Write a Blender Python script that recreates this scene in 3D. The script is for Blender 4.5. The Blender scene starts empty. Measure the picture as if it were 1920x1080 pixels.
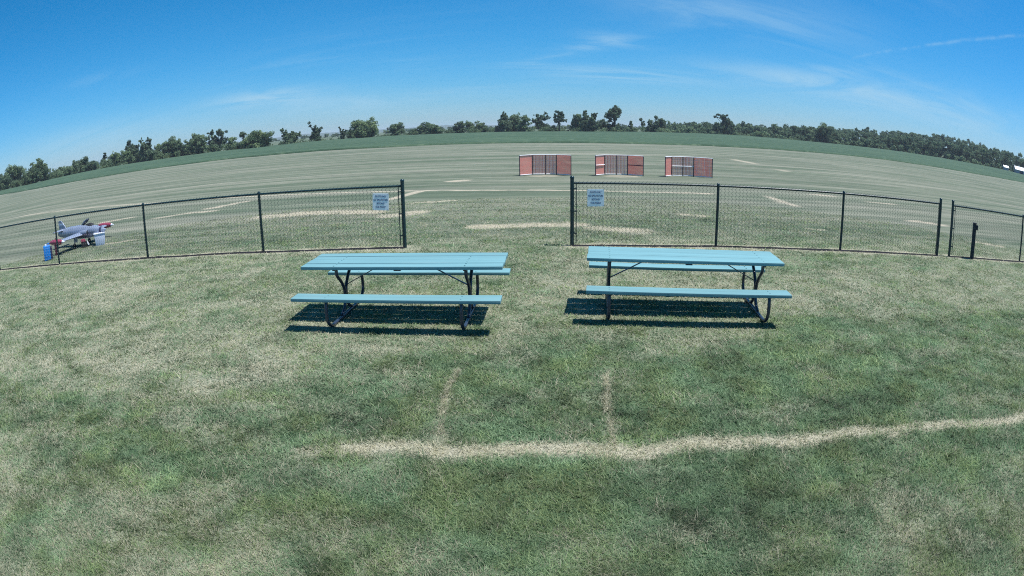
import bpy, bmesh, math, random
import numpy as np
from mathutils import Matrix, Vector

R = math.radians
sc = bpy.context.scene
COL = sc.collection
random.seed(7)
rng = np.random.default_rng(11)

# ------------------------------------------------------------------ camera
CAM_H, PITCH, ROLL = 2.2381, 0.2653, -0.01442
LENS = (0.83436075, 0.04894627, -0.1073624, 0.1349561)
cam = bpy.data.cameras.new('camera')
cam_ob = bpy.data.objects.new('camera', cam)
COL.objects.link(cam_ob)
cam.type = 'PANO'                                   # wide surveillance lens with barrel distortion
cam.panorama_type = 'FISHEYE_LENS_POLYNOMIAL'
cam.sensor_fit = 'HORIZONTAL'
cam.sensor_width = 36
cam.fisheye_fov = R(180)
cam.fisheye_polynomial_k0 = 0
for i, kk in enumerate(LENS):
    setattr(cam, 'fisheye_polynomial_k%d' % (i + 1), -kk / 18 ** (i + 1))
cam.clip_start, cam.clip_end = 0.05, 12000
fw = (0, math.cos(PITCH), -math.sin(PITCH)); up = (0, math.sin(PITCH), math.cos(PITCH))
cam_ob.matrix_world = Matrix.Translation((0, 0, CAM_H)) @ (
    Matrix(((1, 0, 0), (0, up[1], -fw[1]), (0, up[2], -fw[2]))) @ Matrix.Rotation(ROLL, 3, 'Z')).to_4x4()
sc.camera = cam_ob

# ------------------------------------------------------------------ sun, sky, exposure
SUN_AZ, SUN_EL = R(97), R(69)
sun_dir = Vector((math.sin(SUN_AZ) * math.cos(SUN_EL), math.cos(SUN_AZ) * math.cos(SUN_EL), math.sin(SUN_EL)))
sl = bpy.data.lights.new('sun', 'SUN'); sl.energy = 5.0; sl.angle = R(0.53); sl.color = (1.0, 0.975, 0.94)
so = bpy.data.objects.new('sun', sl); COL.objects.link(so)
so.rotation_euler = sun_dir.to_track_quat('Z', 'Y').to_euler()
so.location = (40, 0, 80)

sc.view_settings.view_transform = 'Standard'
sc.view_settings.look = 'None'
sc.view_settings.gamma = 1
sc.view_settings.exposure = 0.45
sc.render.engine = 'CYCLES'
sc.cycles.use_denoising = False

sc.cycles.caustics_reflective = False; sc.cycles.caustics_refractive = False
sc.cycles.filter_width = 1.05
sc.cycles.max_bounces = 4
sc.cycles.diffuse_bounces = 3
sc.cycles.transparent_max_bounces = 12
sc.cycles.volume_bounces = 0

world = bpy.data.worlds.new('World'); sc.world = world; world.use_nodes = True
world.cycles.sampling_method = 'MANUAL'; world.cycles.sample_map_resolution = 256


class NT:
    """short-hand for building node trees"""
    def __init__(s, tree):
        s.t = tree; tree.nodes.clear()

    def n(s, kind, _attrs=None, **ins):
        nd = s.t.nodes.new(kind)
        for k, v in (_attrs or {}).items(): setattr(nd, k, v)
        for k, v in ins.items():
            key = int(k[1:]) if k[0] == 'i' and k[1:].isdigit() else k.replace('_', ' ')
            s.put(nd.inputs[key], v)
        return nd

    def put(s, sock, v):
        if isinstance(v, bpy.types.NodeSocket): s.t.links.new(v, sock)
        elif isinstance(v, bpy.types.Node): s.t.links.new(v.outputs[0], sock)
        else:
            if sock.type == 'RGBA' and len(v) == 3: v = (*v, 1)
            sock.default_value = v

    def m(s, op, a, b=0.0, c=0.0, clamp=False):
        nd = s.n('ShaderNodeMath', dict(operation=op, use_clamp=clamp))
        s.put(nd.inputs[0], a); s.put(nd.inputs[1], b); s.put(nd.inputs[2], c)
        return nd.outputs[0]

    def vm(s, op, a, b=None, scale=None):
        nd = s.n('ShaderNodeVectorMath', dict(operation=op))
        s.put(nd.inputs[0], a)
        if b is not None: s.put(nd.inputs[1], b)
        if scale is not None: s.put(nd.inputs['Scale'], scale)
        return nd

    def mix(s, f, a, b, blend='MIX'):
        nd = s.n('ShaderNodeMix', dict(data_type='RGBA', blend_type=blend))
        s.put(nd.inputs[0], f); s.put(nd.inputs[6], a); s.put(nd.inputs[7], b)
        return nd.outputs[2]

    def ramp(s, x, lo, hi, a=0.0, b=1.0, smooth=True):
        nd = s.n('ShaderNodeMapRange', dict(interpolation_type='SMOOTHSTEP' if smooth else 'LINEAR'))
        for i, v in enumerate((x, lo, hi, a, b)): s.put(nd.inputs[i], v)
        return nd.outputs[0]

    def noise(s, vec, scale, detail=3, rough=0.55, dist=0.0):
        nd = s.n('ShaderNodeTexNoise', None, Vector=vec, Scale=scale, Detail=detail, Roughness=rough, Distortion=dist)
        return nd.outputs[0]

    def scaled(s, vec, sx, sy, sz, rot=0.0, loc=(0, 0, 0)):
        nd = s.n('ShaderNodeMapping', None, Vector=vec, Scale=(sx, sy, sz), Rotation=(0, 0, rot), Location=loc)
        return nd.outputs[0]


# world: physical sky with thin cirrus and one old contrail
w = NT(world.node_tree)
sky = w.n('ShaderNodeTexSky', dict(sky_type='NISHITA', sun_disc=False, sun_elevation=SUN_EL, sun_rotation=SUN_AZ,
                                   altitude=300, air_density=1.0, dust_density=0.35, ozone_density=3.0))
tc = w.n('ShaderNodeTexCoord')
dirv = w.vm('NORMALIZE', tc.outputs['Generated']).outputs[0]
sep = w.n('ShaderNodeSeparateXYZ', None, Vector=dirv)
dx, dy, dz = sep.outputs
az = w.m('ARCTAN2', dx, dy)
el = w.m('ARCSINE', dz)
zz = w.m('ADD', w.m('MAXIMUM', dz, 0.0), 0.16)
plane = w.n('ShaderNodeCombineXYZ', None, X=w.m('DIVIDE', dx, zz), Y=w.m('DIVIDE', dy, zz), Z=0.0).outputs[0]
wisp = w.noise(w.scaled(plane, 0.55, 1.5, 1, rot=0.35), 1.6, 6, 0.60, 0.9)
streak = w.noise(w.scaled(plane, 0.25, 1.9, 1, rot=-0.25), 2.2, 5, 0.58, 1.3)
broad = w.noise(w.scaled(plane, 0.6, 0.9, 1, rot=0.2, loc=(3.1, 0.4, 0)), 0.7, 4, 0.5, 0.4)
field_c = w.m('MULTIPLY', w.ramp(broad, 0.44, 0.72), w.ramp(w.m('MULTIPLY', w.m('ADD', wisp, streak), 0.5), 0.42, 0.72))
total = w.m('MULTIPLY', field_c, 0.34)
angv = w.n('ShaderNodeCombineXYZ', None, X=w.m('MULTIPLY', az, 5.0), Y=w.m('MULTIPLY', el, 26.0), Z=0.0).outputs[0]
soft = w.noise(w.scaled(angv, 1, 1, 1, rot=0.12), 1.0, 6, 0.6, 1.1)


def veil(a0, e0, sa, se, gain, tilt=0.0, src=None, lo=0.36, hi=0.66):
    """a bank of cirrus around one direction of the sky (degrees)"""
    global total
    da = w.m('SUBTRACT', az, R(a0)); de = w.m('SUBTRACT', el, R(e0))
    de = w.m('SUBTRACT', de, w.m('MULTIPLY', da, tilt))
    q = w.m('ADD', w.m('POWER', w.m('DIVIDE', da, R(sa)), 2.0), w.m('POWER', w.m('DIVIDE', de, R(se)), 2.0))
    g = w.m('EXPONENT', w.m('MULTIPLY', q, -1.0))
    g = w.m('MULTIPLY', w.m('MULTIPLY', g, w.ramp(src or wisp, lo, hi)), gain)
    total = w.m('ADD', total, g)


veil(-22.5, 4.0, 5.5, 0.75, 0.80, 0.0, soft, 0.30, 0.60)
veil(-15.5, 2.8, 8.0, 0.8, 0.42, 0.02, soft, 0.3, 0.62)
veil(4.5, 6.9, 5.5, 0.6, 0.55, 0.22, wisp, 0.38, 0.62)
veil(10.0, 8.4, 3.0, 0.6, 0.42, -0.10, wisp, 0.38, 0.62)
veil(9.0, 5.1, 7.5, 0.5, 0.6, -0.06, streak, 0.36, 0.6)
veil(40.0, 4.4, 15.0, 1.9, 0.66, -0.02, soft, 0.22, 0.74)
veil(27.0, 5.6, 9.0, 0.9, 0.45, -0.05, soft, 0.32, 0.66)
veil(23.0, 11.2, 11.0, 2.4, 0.42, -0.06, wisp, 0.28, 0.72)
veil(31.5, 6.7, 3.0, 0.5, 0.4, 0.0, wisp, 0.34, 0.6)
veil(-40.0, 2.6, 9.0, 1.2, 0.32, 0.0, streak, 0.25, 0.6)
veil(-39.0, 8.2, 4.0, 0.5, 0.22, 0.03, wisp, 0.3, 0.6)
# contrail: narrow band along a great circle
pa = Vector((math.sin(R(36)) * math.cos(R(9)), math.cos(R(36)) * math.cos(R(9)), math.sin(R(9))))
pb = Vector((math.sin(R(53.3)) * math.cos(R(13.2)), math.cos(R(53.3)) * math.cos(R(13.2)), math.sin(R(13.2))))
nrm = pa.cross(pb).normalized()
off = w.m('ADD', w.vm('DOT_PRODUCT', dirv, tuple(nrm)).outputs['Value'],
          w.m('MULTIPLY', w.m('SUBTRACT', w.noise(dirv, 14.0, 3), 0.5), 0.012))
line = w.m('EXPONENT', w.m('MULTIPLY', w.m('POWER', w.m('DIVIDE', off, 0.0028), 2.0), -1.0))
along = w.ramp(w.vm('DOT_PRODUCT', dirv, tuple(((pa + pb) / 2).normalized())).outputs['Value'], 0.972, 0.992)
brk = w.ramp(w.noise(dirv, 34.0, 3), 0.36, 0.62)
total = w.m('ADD', total, w.m('MULTIPLY', w.m('MULTIPLY', w.m('MULTIPLY', line, along), brk), 0.26))
total = w.m('MULTIPLY', w.m('MINIMUM', w.m('MULTIPLY', total, 0.86), 0.75), w.ramp(el, R(-0.5), R(2.5)))
sc3 = w.n('ShaderNodeSeparateColor', None, Color=sky.outputs[0])
tint = w.n('ShaderNodeCombineColor', None, Red=w.m('MULTIPLY', w.m('POWER', w.m('MULTIPLY', sc3.outputs[0], 0.0731), 2.12), 23.5),
           Green=w.m('MULTIPLY', sc3.outputs[1], 1.10), Blue=w.m('MULTIPLY', sc3.outputs[2], 1.62)).outputs[0]
skyc = w.mix(total, tint, (5.4, 8.3, 10.4))
bg = w.n('ShaderNodeBackground', None, Color=skyc, Strength=0.0595)
wo = w.n('ShaderNodeOutputWorld')
w.t.links.new(bg.outputs[0], wo.inputs['Surface'])


# ------------------------------------------------------------------ helpers
def tag(o, label=None, cat=None, group=None, kind=None):
    if label: o['label'] = label
    if cat: o['category'] = cat
    if group: o['group'] = group
    if kind: o['kind'] = kind
    return o


def empty(name, loc=(0, 0, 0), rz=0.0):
    o = bpy.data.objects.new(name, None); COL.objects.link(o)
    o.location = loc; o.rotation_euler = (0, 0, rz); o.empty_display_size = 0.1
    return o


def link(name, me, mat, parent=None):
    o = bpy.data.objects.new(name, me); COL.objects.link(o)
    if mat is not None and not me.materials: me.materials.append(mat)
    if parent is not None: o.parent = parent
    return o


def frame_of(d):
    d = Vector(d).normalized()
    a = Vector((0, 0, 1)) if abs(d.z) < 0.9 else Vector((1, 0, 0))
    u = d.cross(a).normalized()
    return u, d.cross(u).normalized()


class MB:
    def __init__(s): s.v = []; s.f = []

    def box(s, c, size, M=None):
        b = len(s.v); hx, hy, hz = (q / 2 for q in size)
        for z in (-hz, hz):
            for x, y in ((-hx, -hy), (hx, -hy), (hx, hy), (-hx, hy)):
                p = Vector((x, y, z))
                if M is not None: p = M @ p
                s.v.append(tuple(p + Vector(c)))
        for q in ((0, 3, 2, 1), (4, 5, 6, 7), (0, 1, 5, 4), (1, 2, 6, 5), (2, 3, 7, 6), (3, 0, 4, 7)):
            s.f.append(tuple(b + i for i in q))
        return s

    def bar(s, a, b, wx, wz):
        """flat bar from a to b"""
        a, b = Vector(a), Vector(b); d = (b - a)
        u, v = frame_of(d)
        k = len(s.v)
        for p in (a, b):
            for i, j in ((-1, -1), (1, -1), (1, 1), (-1, 1)):
                s.v.append(tuple(p + u * (i * wx / 2) + v * (j * wz / 2)))
        for q in ((0, 3, 2, 1), (4, 5, 6, 7), (0, 1, 5, 4), (1, 2, 6, 5), (2, 3, 7, 6), (3, 0, 4, 7)):
            s.f.append(tuple(k + i for i in q))
        return s

    def tube(s, pts, r, n=8, cap=True):
        pts = [Vector(p) for p in pts]; k = len(s.v); m = len(pts)
        rs = r if isinstance(r, (list, tuple)) else [r] * m
        u = None
        for i, p in enumerate(pts):
            d = (pts[min(i + 1, m - 1)] - pts[max(i - 1, 0)]).normalized()
            if u is None: u, v = frame_of(d)
            else:
                u = (u - d * u.dot(d)).normalized(); v = d.cross(u)
            for j in range(n):
                t = 2 * math.pi * j / n
                s.v.append(tuple(p + (u * math.cos(t) + v * math.sin(t)) * rs[i]))
        for i in range(m - 1):
            for j in range(n):
                a = k + i * n + j; b = k + i * n + (j + 1) % n
                s.f.append((a, b, b + n, a + n))
        if cap:
            s.f.append(tuple(k + j for j in reversed(range(n))))
            s.f.append(tuple(k + (m - 1) * n + j for j in range(n)))
        return s

    def lathe(s, prof, c=(0, 0, 0), axis=(0, 0, 1), n=16, sy=1.0):
        """prof: list of (t along axis, radius)"""
        ax = Vector(axis).normalized(); u, v = frame_of(ax); k = len(s.v); m = len(prof)
        for t, r in prof:
            for j in range(n):
                a = 2 * math.pi * j / n
                s.v.append(tuple(Vector(c) + ax * t + (u * math.cos(a) + v * math.sin(a) * sy) * r))
        for i in range(m - 1):
            for j in range(n):
                a = k + i * n + j; b = k + i * n + (j + 1) % n
                s.f.append((a, b, b + n, a + n))
        s.f.append(tuple(k + j for j in reversed(range(n))))
        s.f.append(tuple(k + (m - 1) * n + j for j in range(n)))
        return s

    def prism(s, poly, axis_lo, axis_hi, plane='xz'):
        """extrude a polygon: plane 'xz' extrudes along y, 'xy' along z, 'yz' along x"""
        k = len(s.v); n = len(poly)
        for t in (axis_lo, axis_hi):
            for a, b in poly:
                s.v.append({'xz': (a, t, b), 'xy': (a, b, t), 'yz': (t, a, b)}[plane])
        s.f.append(tuple(k + i for i in range(n))); s.f.append(tuple(k + n + i for i in reversed(range(n))))
        for i in range(n):
            j = (i + 1) % n
            s.f.append((k + i, k + n + i, k + n + j, k + j))
        return s

    def mesh(s, name, smooth=False, bevel=0.0, seg=2):
        me = bpy.data.meshes.new(name); me.from_pydata(s.v, [], s.f); me.update()
        bm = bmesh.new(); bm.from_mesh(me)
        bmesh.ops.recalc_face_normals(bm, faces=bm.faces)
        if bevel:
            bmesh.ops.bevel(bm, geom=[e for e in bm.edges], offset=bevel, segments=seg, affect='EDGES', profile=0.6)
        bm.to_mesh(me); bm.free()
        if smooth:
            me.shade_smooth()
            try: me.set_sharp_from_angle(angle=R(38))
            except Exception: pass
        return me

    def build(s, name, mat, parent=None, smooth=False, bevel=0.0, seg=2):
        return link(name, s.mesh(name, smooth, bevel, seg), mat, parent)


def curve_pts(ctrl, sub=6):
    """Catmull-Rom through control points"""
    P = [Vector(p) for p in ctrl]; P = [P[0] * 2 - P[1]] + P + [P[-1] * 2 - P[-2]]
    out = []
    for i in range(1, len(P) - 2):
        for k in range(sub):
            t = k / sub; a, b, c, d = P[i - 1:i + 3]
            out.append(0.5 * ((2 * b) + (c - a) * t + (2 * a - 5 * b + 4 * c - d) * t * t + (-a + 3 * b - 3 * c + d) * t ** 3))
    out.append(P[-2])
    return out


def arr_mesh(name, verts, tris, attrs=None, mat=None, mats=None, col=None):
    """fast mesh from numpy arrays of triangles/quads"""
    me = bpy.data.meshes.new(name); n = len(tris); k = tris.shape[1]
    me.vertices.add(len(verts)); me.vertices.foreach_set('co', np.ascontiguousarray(verts, np.float32).ravel())
    me.loops.add(n * k); me.loops.foreach_set('vertex_index', np.ascontiguousarray(tris, np.int32).ravel())
    me.polygons.add(n); me.polygons.foreach_set('loop_start', np.arange(0, n * k, k, dtype=np.int32))
    me.polygons.foreach_set('loop_total', np.full(n, k, np.int32))
    me.update(calc_edges=True)
    for nm, a in (attrs or {}).items():
        at = me.attributes.new(nm, 'FLOAT', 'POINT'); at.data.foreach_set('value', np.ascontiguousarray(a, np.float32))
    if col is not None:
        at = me.attributes.new('col', 'FLOAT_COLOR', 'POINT'); at.data.foreach_set('color', np.ascontiguousarray(col, np.float32).ravel())
    for q in (mats or ([mat] if mat else [])): me.materials.append(q)
    return me


# ------------------------------------------------------------------ materials
def pmat(name, col, rough=0.6, metal=0.0, var=0.0, vscale=8.0, bump=0.0, bscale=60.0, stretch=(1, 1, 1), spec=0.4, dirt=None, objvar=0.0):
    m = bpy.data.materials.new(name); m.use_nodes = True; t = NT(m.node_tree)
    tcn = t.n('ShaderNodeTexCoord'); v = t.scaled(tcn.outputs['Object'], *stretch)
    c = t.n('ShaderNodeRGB'); c.outputs[0].default_value = (*col, 1); c = c.outputs[0]
    if var:
        nz = t.noise(v, vscale, 5, 0.6)
        c = t.mix(1.0, c, t.n('ShaderNodeCombineColor', None, Red=t.ramp(nz, 0.2, 0.8, 1 - var, 1 + var), Green=t.ramp(nz, 0.2, 0.8, 1 - var, 1 + var),
                                Blue=t.ramp(nz, 0.2, 0.8, 1 - var, 1 + var)).outputs[0], 'MULTIPLY')
    if dirt:
        c = t.mix(t.m('MULTIPLY', t.ramp(t.noise(v, vscale * 1.7, 6, 0.7), 0.55, 0.75), dirt[1]), c, dirt[0])
    if objvar:
        oi = t.n('ShaderNodeObjectInfo').outputs['Random']
        q = t.ramp(oi, 0.0, 1.0, 1 - objvar, 1 + objvar, False)
        c = t.mix(1.0, c, t.n('ShaderNodeCombineColor', None, Red=q, Green=q, Blue=q).outputs[0], 'MULTIPLY')
    b = t.n('ShaderNodeBsdfPrincipled', None, Base_Color=c, Roughness=rough, Metallic=metal)
    b.inputs['Specular IOR Level'].default_value = spec
    if bump:
        bn = t.n('ShaderNodeBump', None, Strength=bump, Distance=0.004, Height=t.noise(v, bscale, 4))
        t.put(b.inputs['Normal'], bn.outputs[0])
    o = t.n('ShaderNodeOutputMaterial'); t.t.links.new(b.outputs[0], o.inputs[0])
    return m


STRAW = (0.355, 0.350, 0.262)
STRAW2 = (0.232, 0.238, 0.178)
BARE = (0.400, 0.355, 0.270)
GREEN1 = (0.052, 0.094, 0.048)
GREEN2 = (0.100, 0.148, 0.080)


def turf_colour(t, fine=True):
    """shared colour of the turf: green to straw, driven by the 'dry' attribute and noises in world space"""
    geo = t.n('ShaderNodeNewGeometry'); P = geo.outputs['Position']
    dry = t.n('ShaderNodeAttribute', dict(attribute_name='dry')).outputs['Fac']
    fld = t.n('ShaderNodeAttribute', dict(attribute_name='field')).outputs['Fac']
    n2 = t.noise(P, 4.5, 4, 0.65, 0.6)
    n3 = t.noise(P, 26.0, 3, 0.6)
    st = t.noise(t.scaled(P, 0.035, 0.42, 0.4, rot=0.03), 1.0, 6, 0.62, 0.25)      # mowing streaks of the field
    st2 = t.noise(t.scaled(P, 0.06, 1.3, 1.0, rot=-0.02), 1.0, 5, 0.66, 0.3)
    near = t.m('ADD', t.m('MULTIPLY', t.m('SUBTRACT', n2, 0.5), 0.9), t.m('MULTIPLY', t.m('SUBTRACT', n3, 0.5), 0.6))
    far = t.m('ADD', t.m('MULTIPLY', t.m('SUBTRACT', st, 0.5), 2.3), t.m('MULTIPLY', t.m('SUBTRACT', st2, 0.5), 0.9))
    mixn = t.n('ShaderNodeMix', dict(data_type='FLOAT')); t.put(mixn.inputs[0], fld); t.put(mixn.inputs[2], near); t.put(mixn.inputs[3], far)
    d = t.m('ADD', dry, mixn.outputs[0], clamp=True)
    g = t.mix(t.ramp(n2, 0.3, 0.7), GREEN1, GREEN2)
    s_ = t.mix(t.ramp(n3, 0.35, 0.65), STRAW2, STRAW)
    s_ = t.mix(fld, s_, t.mix(t.ramp(st2, 0.35, 0.65), (0.175, 0.178, 0.142), (0.262, 0.258, 0.206)))
    g = t.mix(fld, g, t.mix(t.ramp(st2, 0.35, 0.65), (0.080, 0.108, 0.074), (0.118, 0.148, 0.102)))
    wr = t.n('ShaderNodeAttribute', dict(attribute_name='wear')).outputs['Fac']
    wr = t.m('MULTIPLY', t.m('MULTIPLY', wr, t.ramp(n2, 0.25, 0.6, 0.35, 1.0)), t.m('MULTIPLY_ADD', fld, 0.55, 0.45))
    return t.mix(wr, t.mix(d, g, s_), BARE), P, d


def ground_mat():
    m = bpy.data.materials.new('turf_soil'); m.use_nodes = True; t = NT(m.node_tree)
    c, P, d = turf_colour(t)
    fine = t.noise(P, 70.0, 3, 0.7)
    c = t.mix(1.0, c, t.n('ShaderNodeCombineColor', None, Red=t.ramp(fine, 0.3, 0.7, 0.72, 1.22), Green=t.ramp(fine, 0.3, 0.7, 0.72, 1.22),
                          Blue=t.ramp(fine, 0.3, 0.7, 0.72, 1.22)).outputs[0], 'MULTIPLY')
    b = t.n('ShaderNodeBsdfPrincipled', None, Base_Color=c, Roughness=0.95)
    b.inputs['Specular IOR Level'].default_value = 0.1
    bn = t.n('ShaderNodeBump', None, Strength=0.6, Distance=0.02, Height=fine)
    t.put(b.inputs['Normal'], bn.outputs[0])
    o = t.n('ShaderNodeOutputMaterial'); t.t.links.new(b.outputs[0], o.inputs[0])
    return m


def blade_mat():
    m = bpy.data.materials.new('grass_blade'); m.use_nodes = True; t = NT(m.node_tree)
    c2 = t.n('ShaderNodeAttribute', dict(attribute_name='col')).outputs['Color']
    df = t.n('ShaderNodeBsdfPrincipled', None, Base_Color=c2, Roughness=0.6)
    df.inputs['Specular IOR Level'].default_value = 0.25
    tr = t.n('ShaderNodeBsdfTranslucent', None, Color=c2)
    ms = t.n('ShaderNodeMixShader'); t.put(ms.inputs[0], 0.42); t.put(ms.inputs[1], df); t.put(ms.inputs[2], tr)
    o = t.n('ShaderNodeOutputMaterial'); t.t.links.new(ms.outputs[0], o.inputs[0])
    return m


def leaf_mat(name, dark, light, trans=0.48):
    m = bpy.data.materials.new(name); m.use_nodes = True; t = NT(m.node_tree)
    rnd = t.n('ShaderNodeAttribute', dict(attribute_name='rnd')).outputs['Fac']
    c = t.mix(rnd, dark, light)
    df = t.n('ShaderNodeBsdfDiffuse', None, Color=c)
    tr = t.n('ShaderNodeBsdfTranslucent', None, Color=c)
    ms = t.n('ShaderNodeMixShader'); t.put(ms.inputs[0], trans); t.put(ms.inputs[1], df); t.put(ms.inputs[2], tr)
    o = t.n('ShaderNodeOutputMaterial'); t.t.links.new(ms.outputs[0], o.inputs[0])
    return m


M = {}
M['ground'] = ground_mat()
M['blade'] = blade_mat()
M['teal'] = pmat('teal_paint', (0.150, 0.302, 0.328), 0.55, var=0.12, vscale=3.0, bump=0.3, bscale=40, stretch=(0.25, 4, 4), spec=0.18,
                 dirt=((0.26, 0.32, 0.32), 0.40), objvar=0.07)
M['tube'] = pmat('black_steel_tube', (0.026, 0.036, 0.062), 0.30, var=0.2, vscale=20, spec=0.6)
M['fence'] = pmat('green_black_vinyl', (0.008, 0.030, 0.036), 0.36, var=0.15, vscale=12, spec=0.5)
M['wire'] = pmat('vinyl_wire', (0.010, 0.028, 0.031), 0.5, spec=0.4)
M['sign'] = pmat('sign_white', (0.90, 0.92, 0.93), 0.5, var=0.03, vscale=9, dirt=((0.45, 0.48, 0.5), 0.25))
M['ink'] = pmat('sign_ink', (0.045, 0.075, 0.18), 0.6)
M['pvc'] = pmat('white_pvc', (0.78, 0.80, 0.82), 0.4, var=0.05)
M['net'] = None
M['netpost'] = pmat('dark_purple_post', (0.070, 0.040, 0.070), 0.55, var=0.2)
M['gridwire'] = pmat('grey_wire', (0.80, 0.70, 0.73), 0.5)
M['post'] = pmat('dark_timber_post', (0.020, 0.027, 0.036), 0.75, var=0.3, vscale=6, stretch=(6, 6, 0.6), bump=0.4)
M['crop'] = None


# ------------------------------------------------------------------ terrain
def smooth(a, b, x):
    t = np.clip((np.asarray(x, float) - a) / (np.asarray(b, float) - a), 0, 1)
    return t * t * (3 - 2 * t)


def hash2(ix, iy, s):
    h = (ix.astype(np.int64) * 374761393 + iy.astype(np.int64) * 668265263 + s * 974711) & 0x7fffffff
    h = ((h ^ (h >> 13)) * 1274126177) & 0x7fffffff
    return ((h ^ (h >> 16)) & 0xffffff) / float(0xffffff)


def vnoise(x, y, s=0):
    ix, iy = np.floor(x), np.floor(y); fx, fy = x - ix, y - iy
    fx = fx * fx * (3 - 2 * fx); fy = fy * fy * (3 - 2 * fy)
    a, b = hash2(ix, iy, s), hash2(ix + 1, iy, s); c, d = hash2(ix, iy + 1, s), hash2(ix + 1, iy + 1, s)
    return (a * (1 - fx) + b * fx) * (1 - fy) + (c * (1 - fx) + d * fx) * fy


def fbm(x, y, s=0, oct=4):
    t = 0; a = 0.5; tot = 0
    for o in range(oct):
        t = t + a * vnoise(x, y, s + o); tot += a; a *= 0.55; x = x * 2.03 + 7.1; y = y * 2.03 + 3.7
    return t / tot


T_AZ = [-60, -52, -48, -42, -38, -34, -28, -23, -18, -13, -8, -3, 2, 7, 12, 17, 22, 27.5, 33, 38.5, 44.5, 49.5, 60]
T_DIST = [220, 220, 220, 225, 230, 235, 235, 210, 230, 250, 250, 250, 250, 250, 260, 280, 300, 300, 300, 310, 320, 320, 320]
T_Z = [1.85, 1.85, 1.2, 0.98, 0.75, 0.35, 0.11, 0.04, 0.15, 0.01, 0.01, 0.01, 0.06, 0.1, 0.33, 0.58, 0.77, 0.67, 1.09, 1.59, 2.07, 2.74, 2.91]
HILL_AZ = [10, 16, 22, 26, 30, 33, 37, 42, 46, 49, 52, 60]
HILL_Z = [0, 0, 0.6, 1.4, 2.8, 4.4, 6.6, 9.0, 8.6, 7.2, 5.0, 3.2]


def terrain(x, y):
    x = np.asarray(x, float); y = np.asarray(y, float)
    rho = np.hypot(x, y); azd = np.degrees(np.arctan2(x, np.maximum(y, 1e-3)))
    T = np.interp(azd, T_AZ, T_DIST); zb = np.interp(azd, T_AZ, T_Z)
    z = zb * smooth(110, T, rho) + np.interp(azd, HILL_AZ, HILL_Z) * smooth(T + 15, T + 190, rho)
    z = z * smooth(-60, 60, y)
    z = z + 0.02 * (fbm(x * 0.7, y * 0.7, 5, 3) - 0.5) * (1 - smooth(25, 60, rho))
    return z


EDGE_X = [-400, -170, -94, -61, -48, -19, -8, 14, 26, 41, 66, 104, 133, 400]
EDGE_Y = [124, 112, 95, 88, 86, 83, 83, 82, 83, 87, 94, 97, 103, 120]


def edge_y(x): return np.interp(x, EDGE_X, EDGE_Y)


FENCE_L = [(-14.4, 10.98), (-11.26, 11.10), (-8.04, 11.22), (-5.00, 11.27), (-2.03, 11.29)]
FENCE_R = [(1.14, 11.22), (3.97, 11.10), (6.76, 10.80), (9.57, 10.48)]
FENCE_R2 = [(9.99, 10.42), (13.08, 10.11), (16.1, 9.8)]

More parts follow.
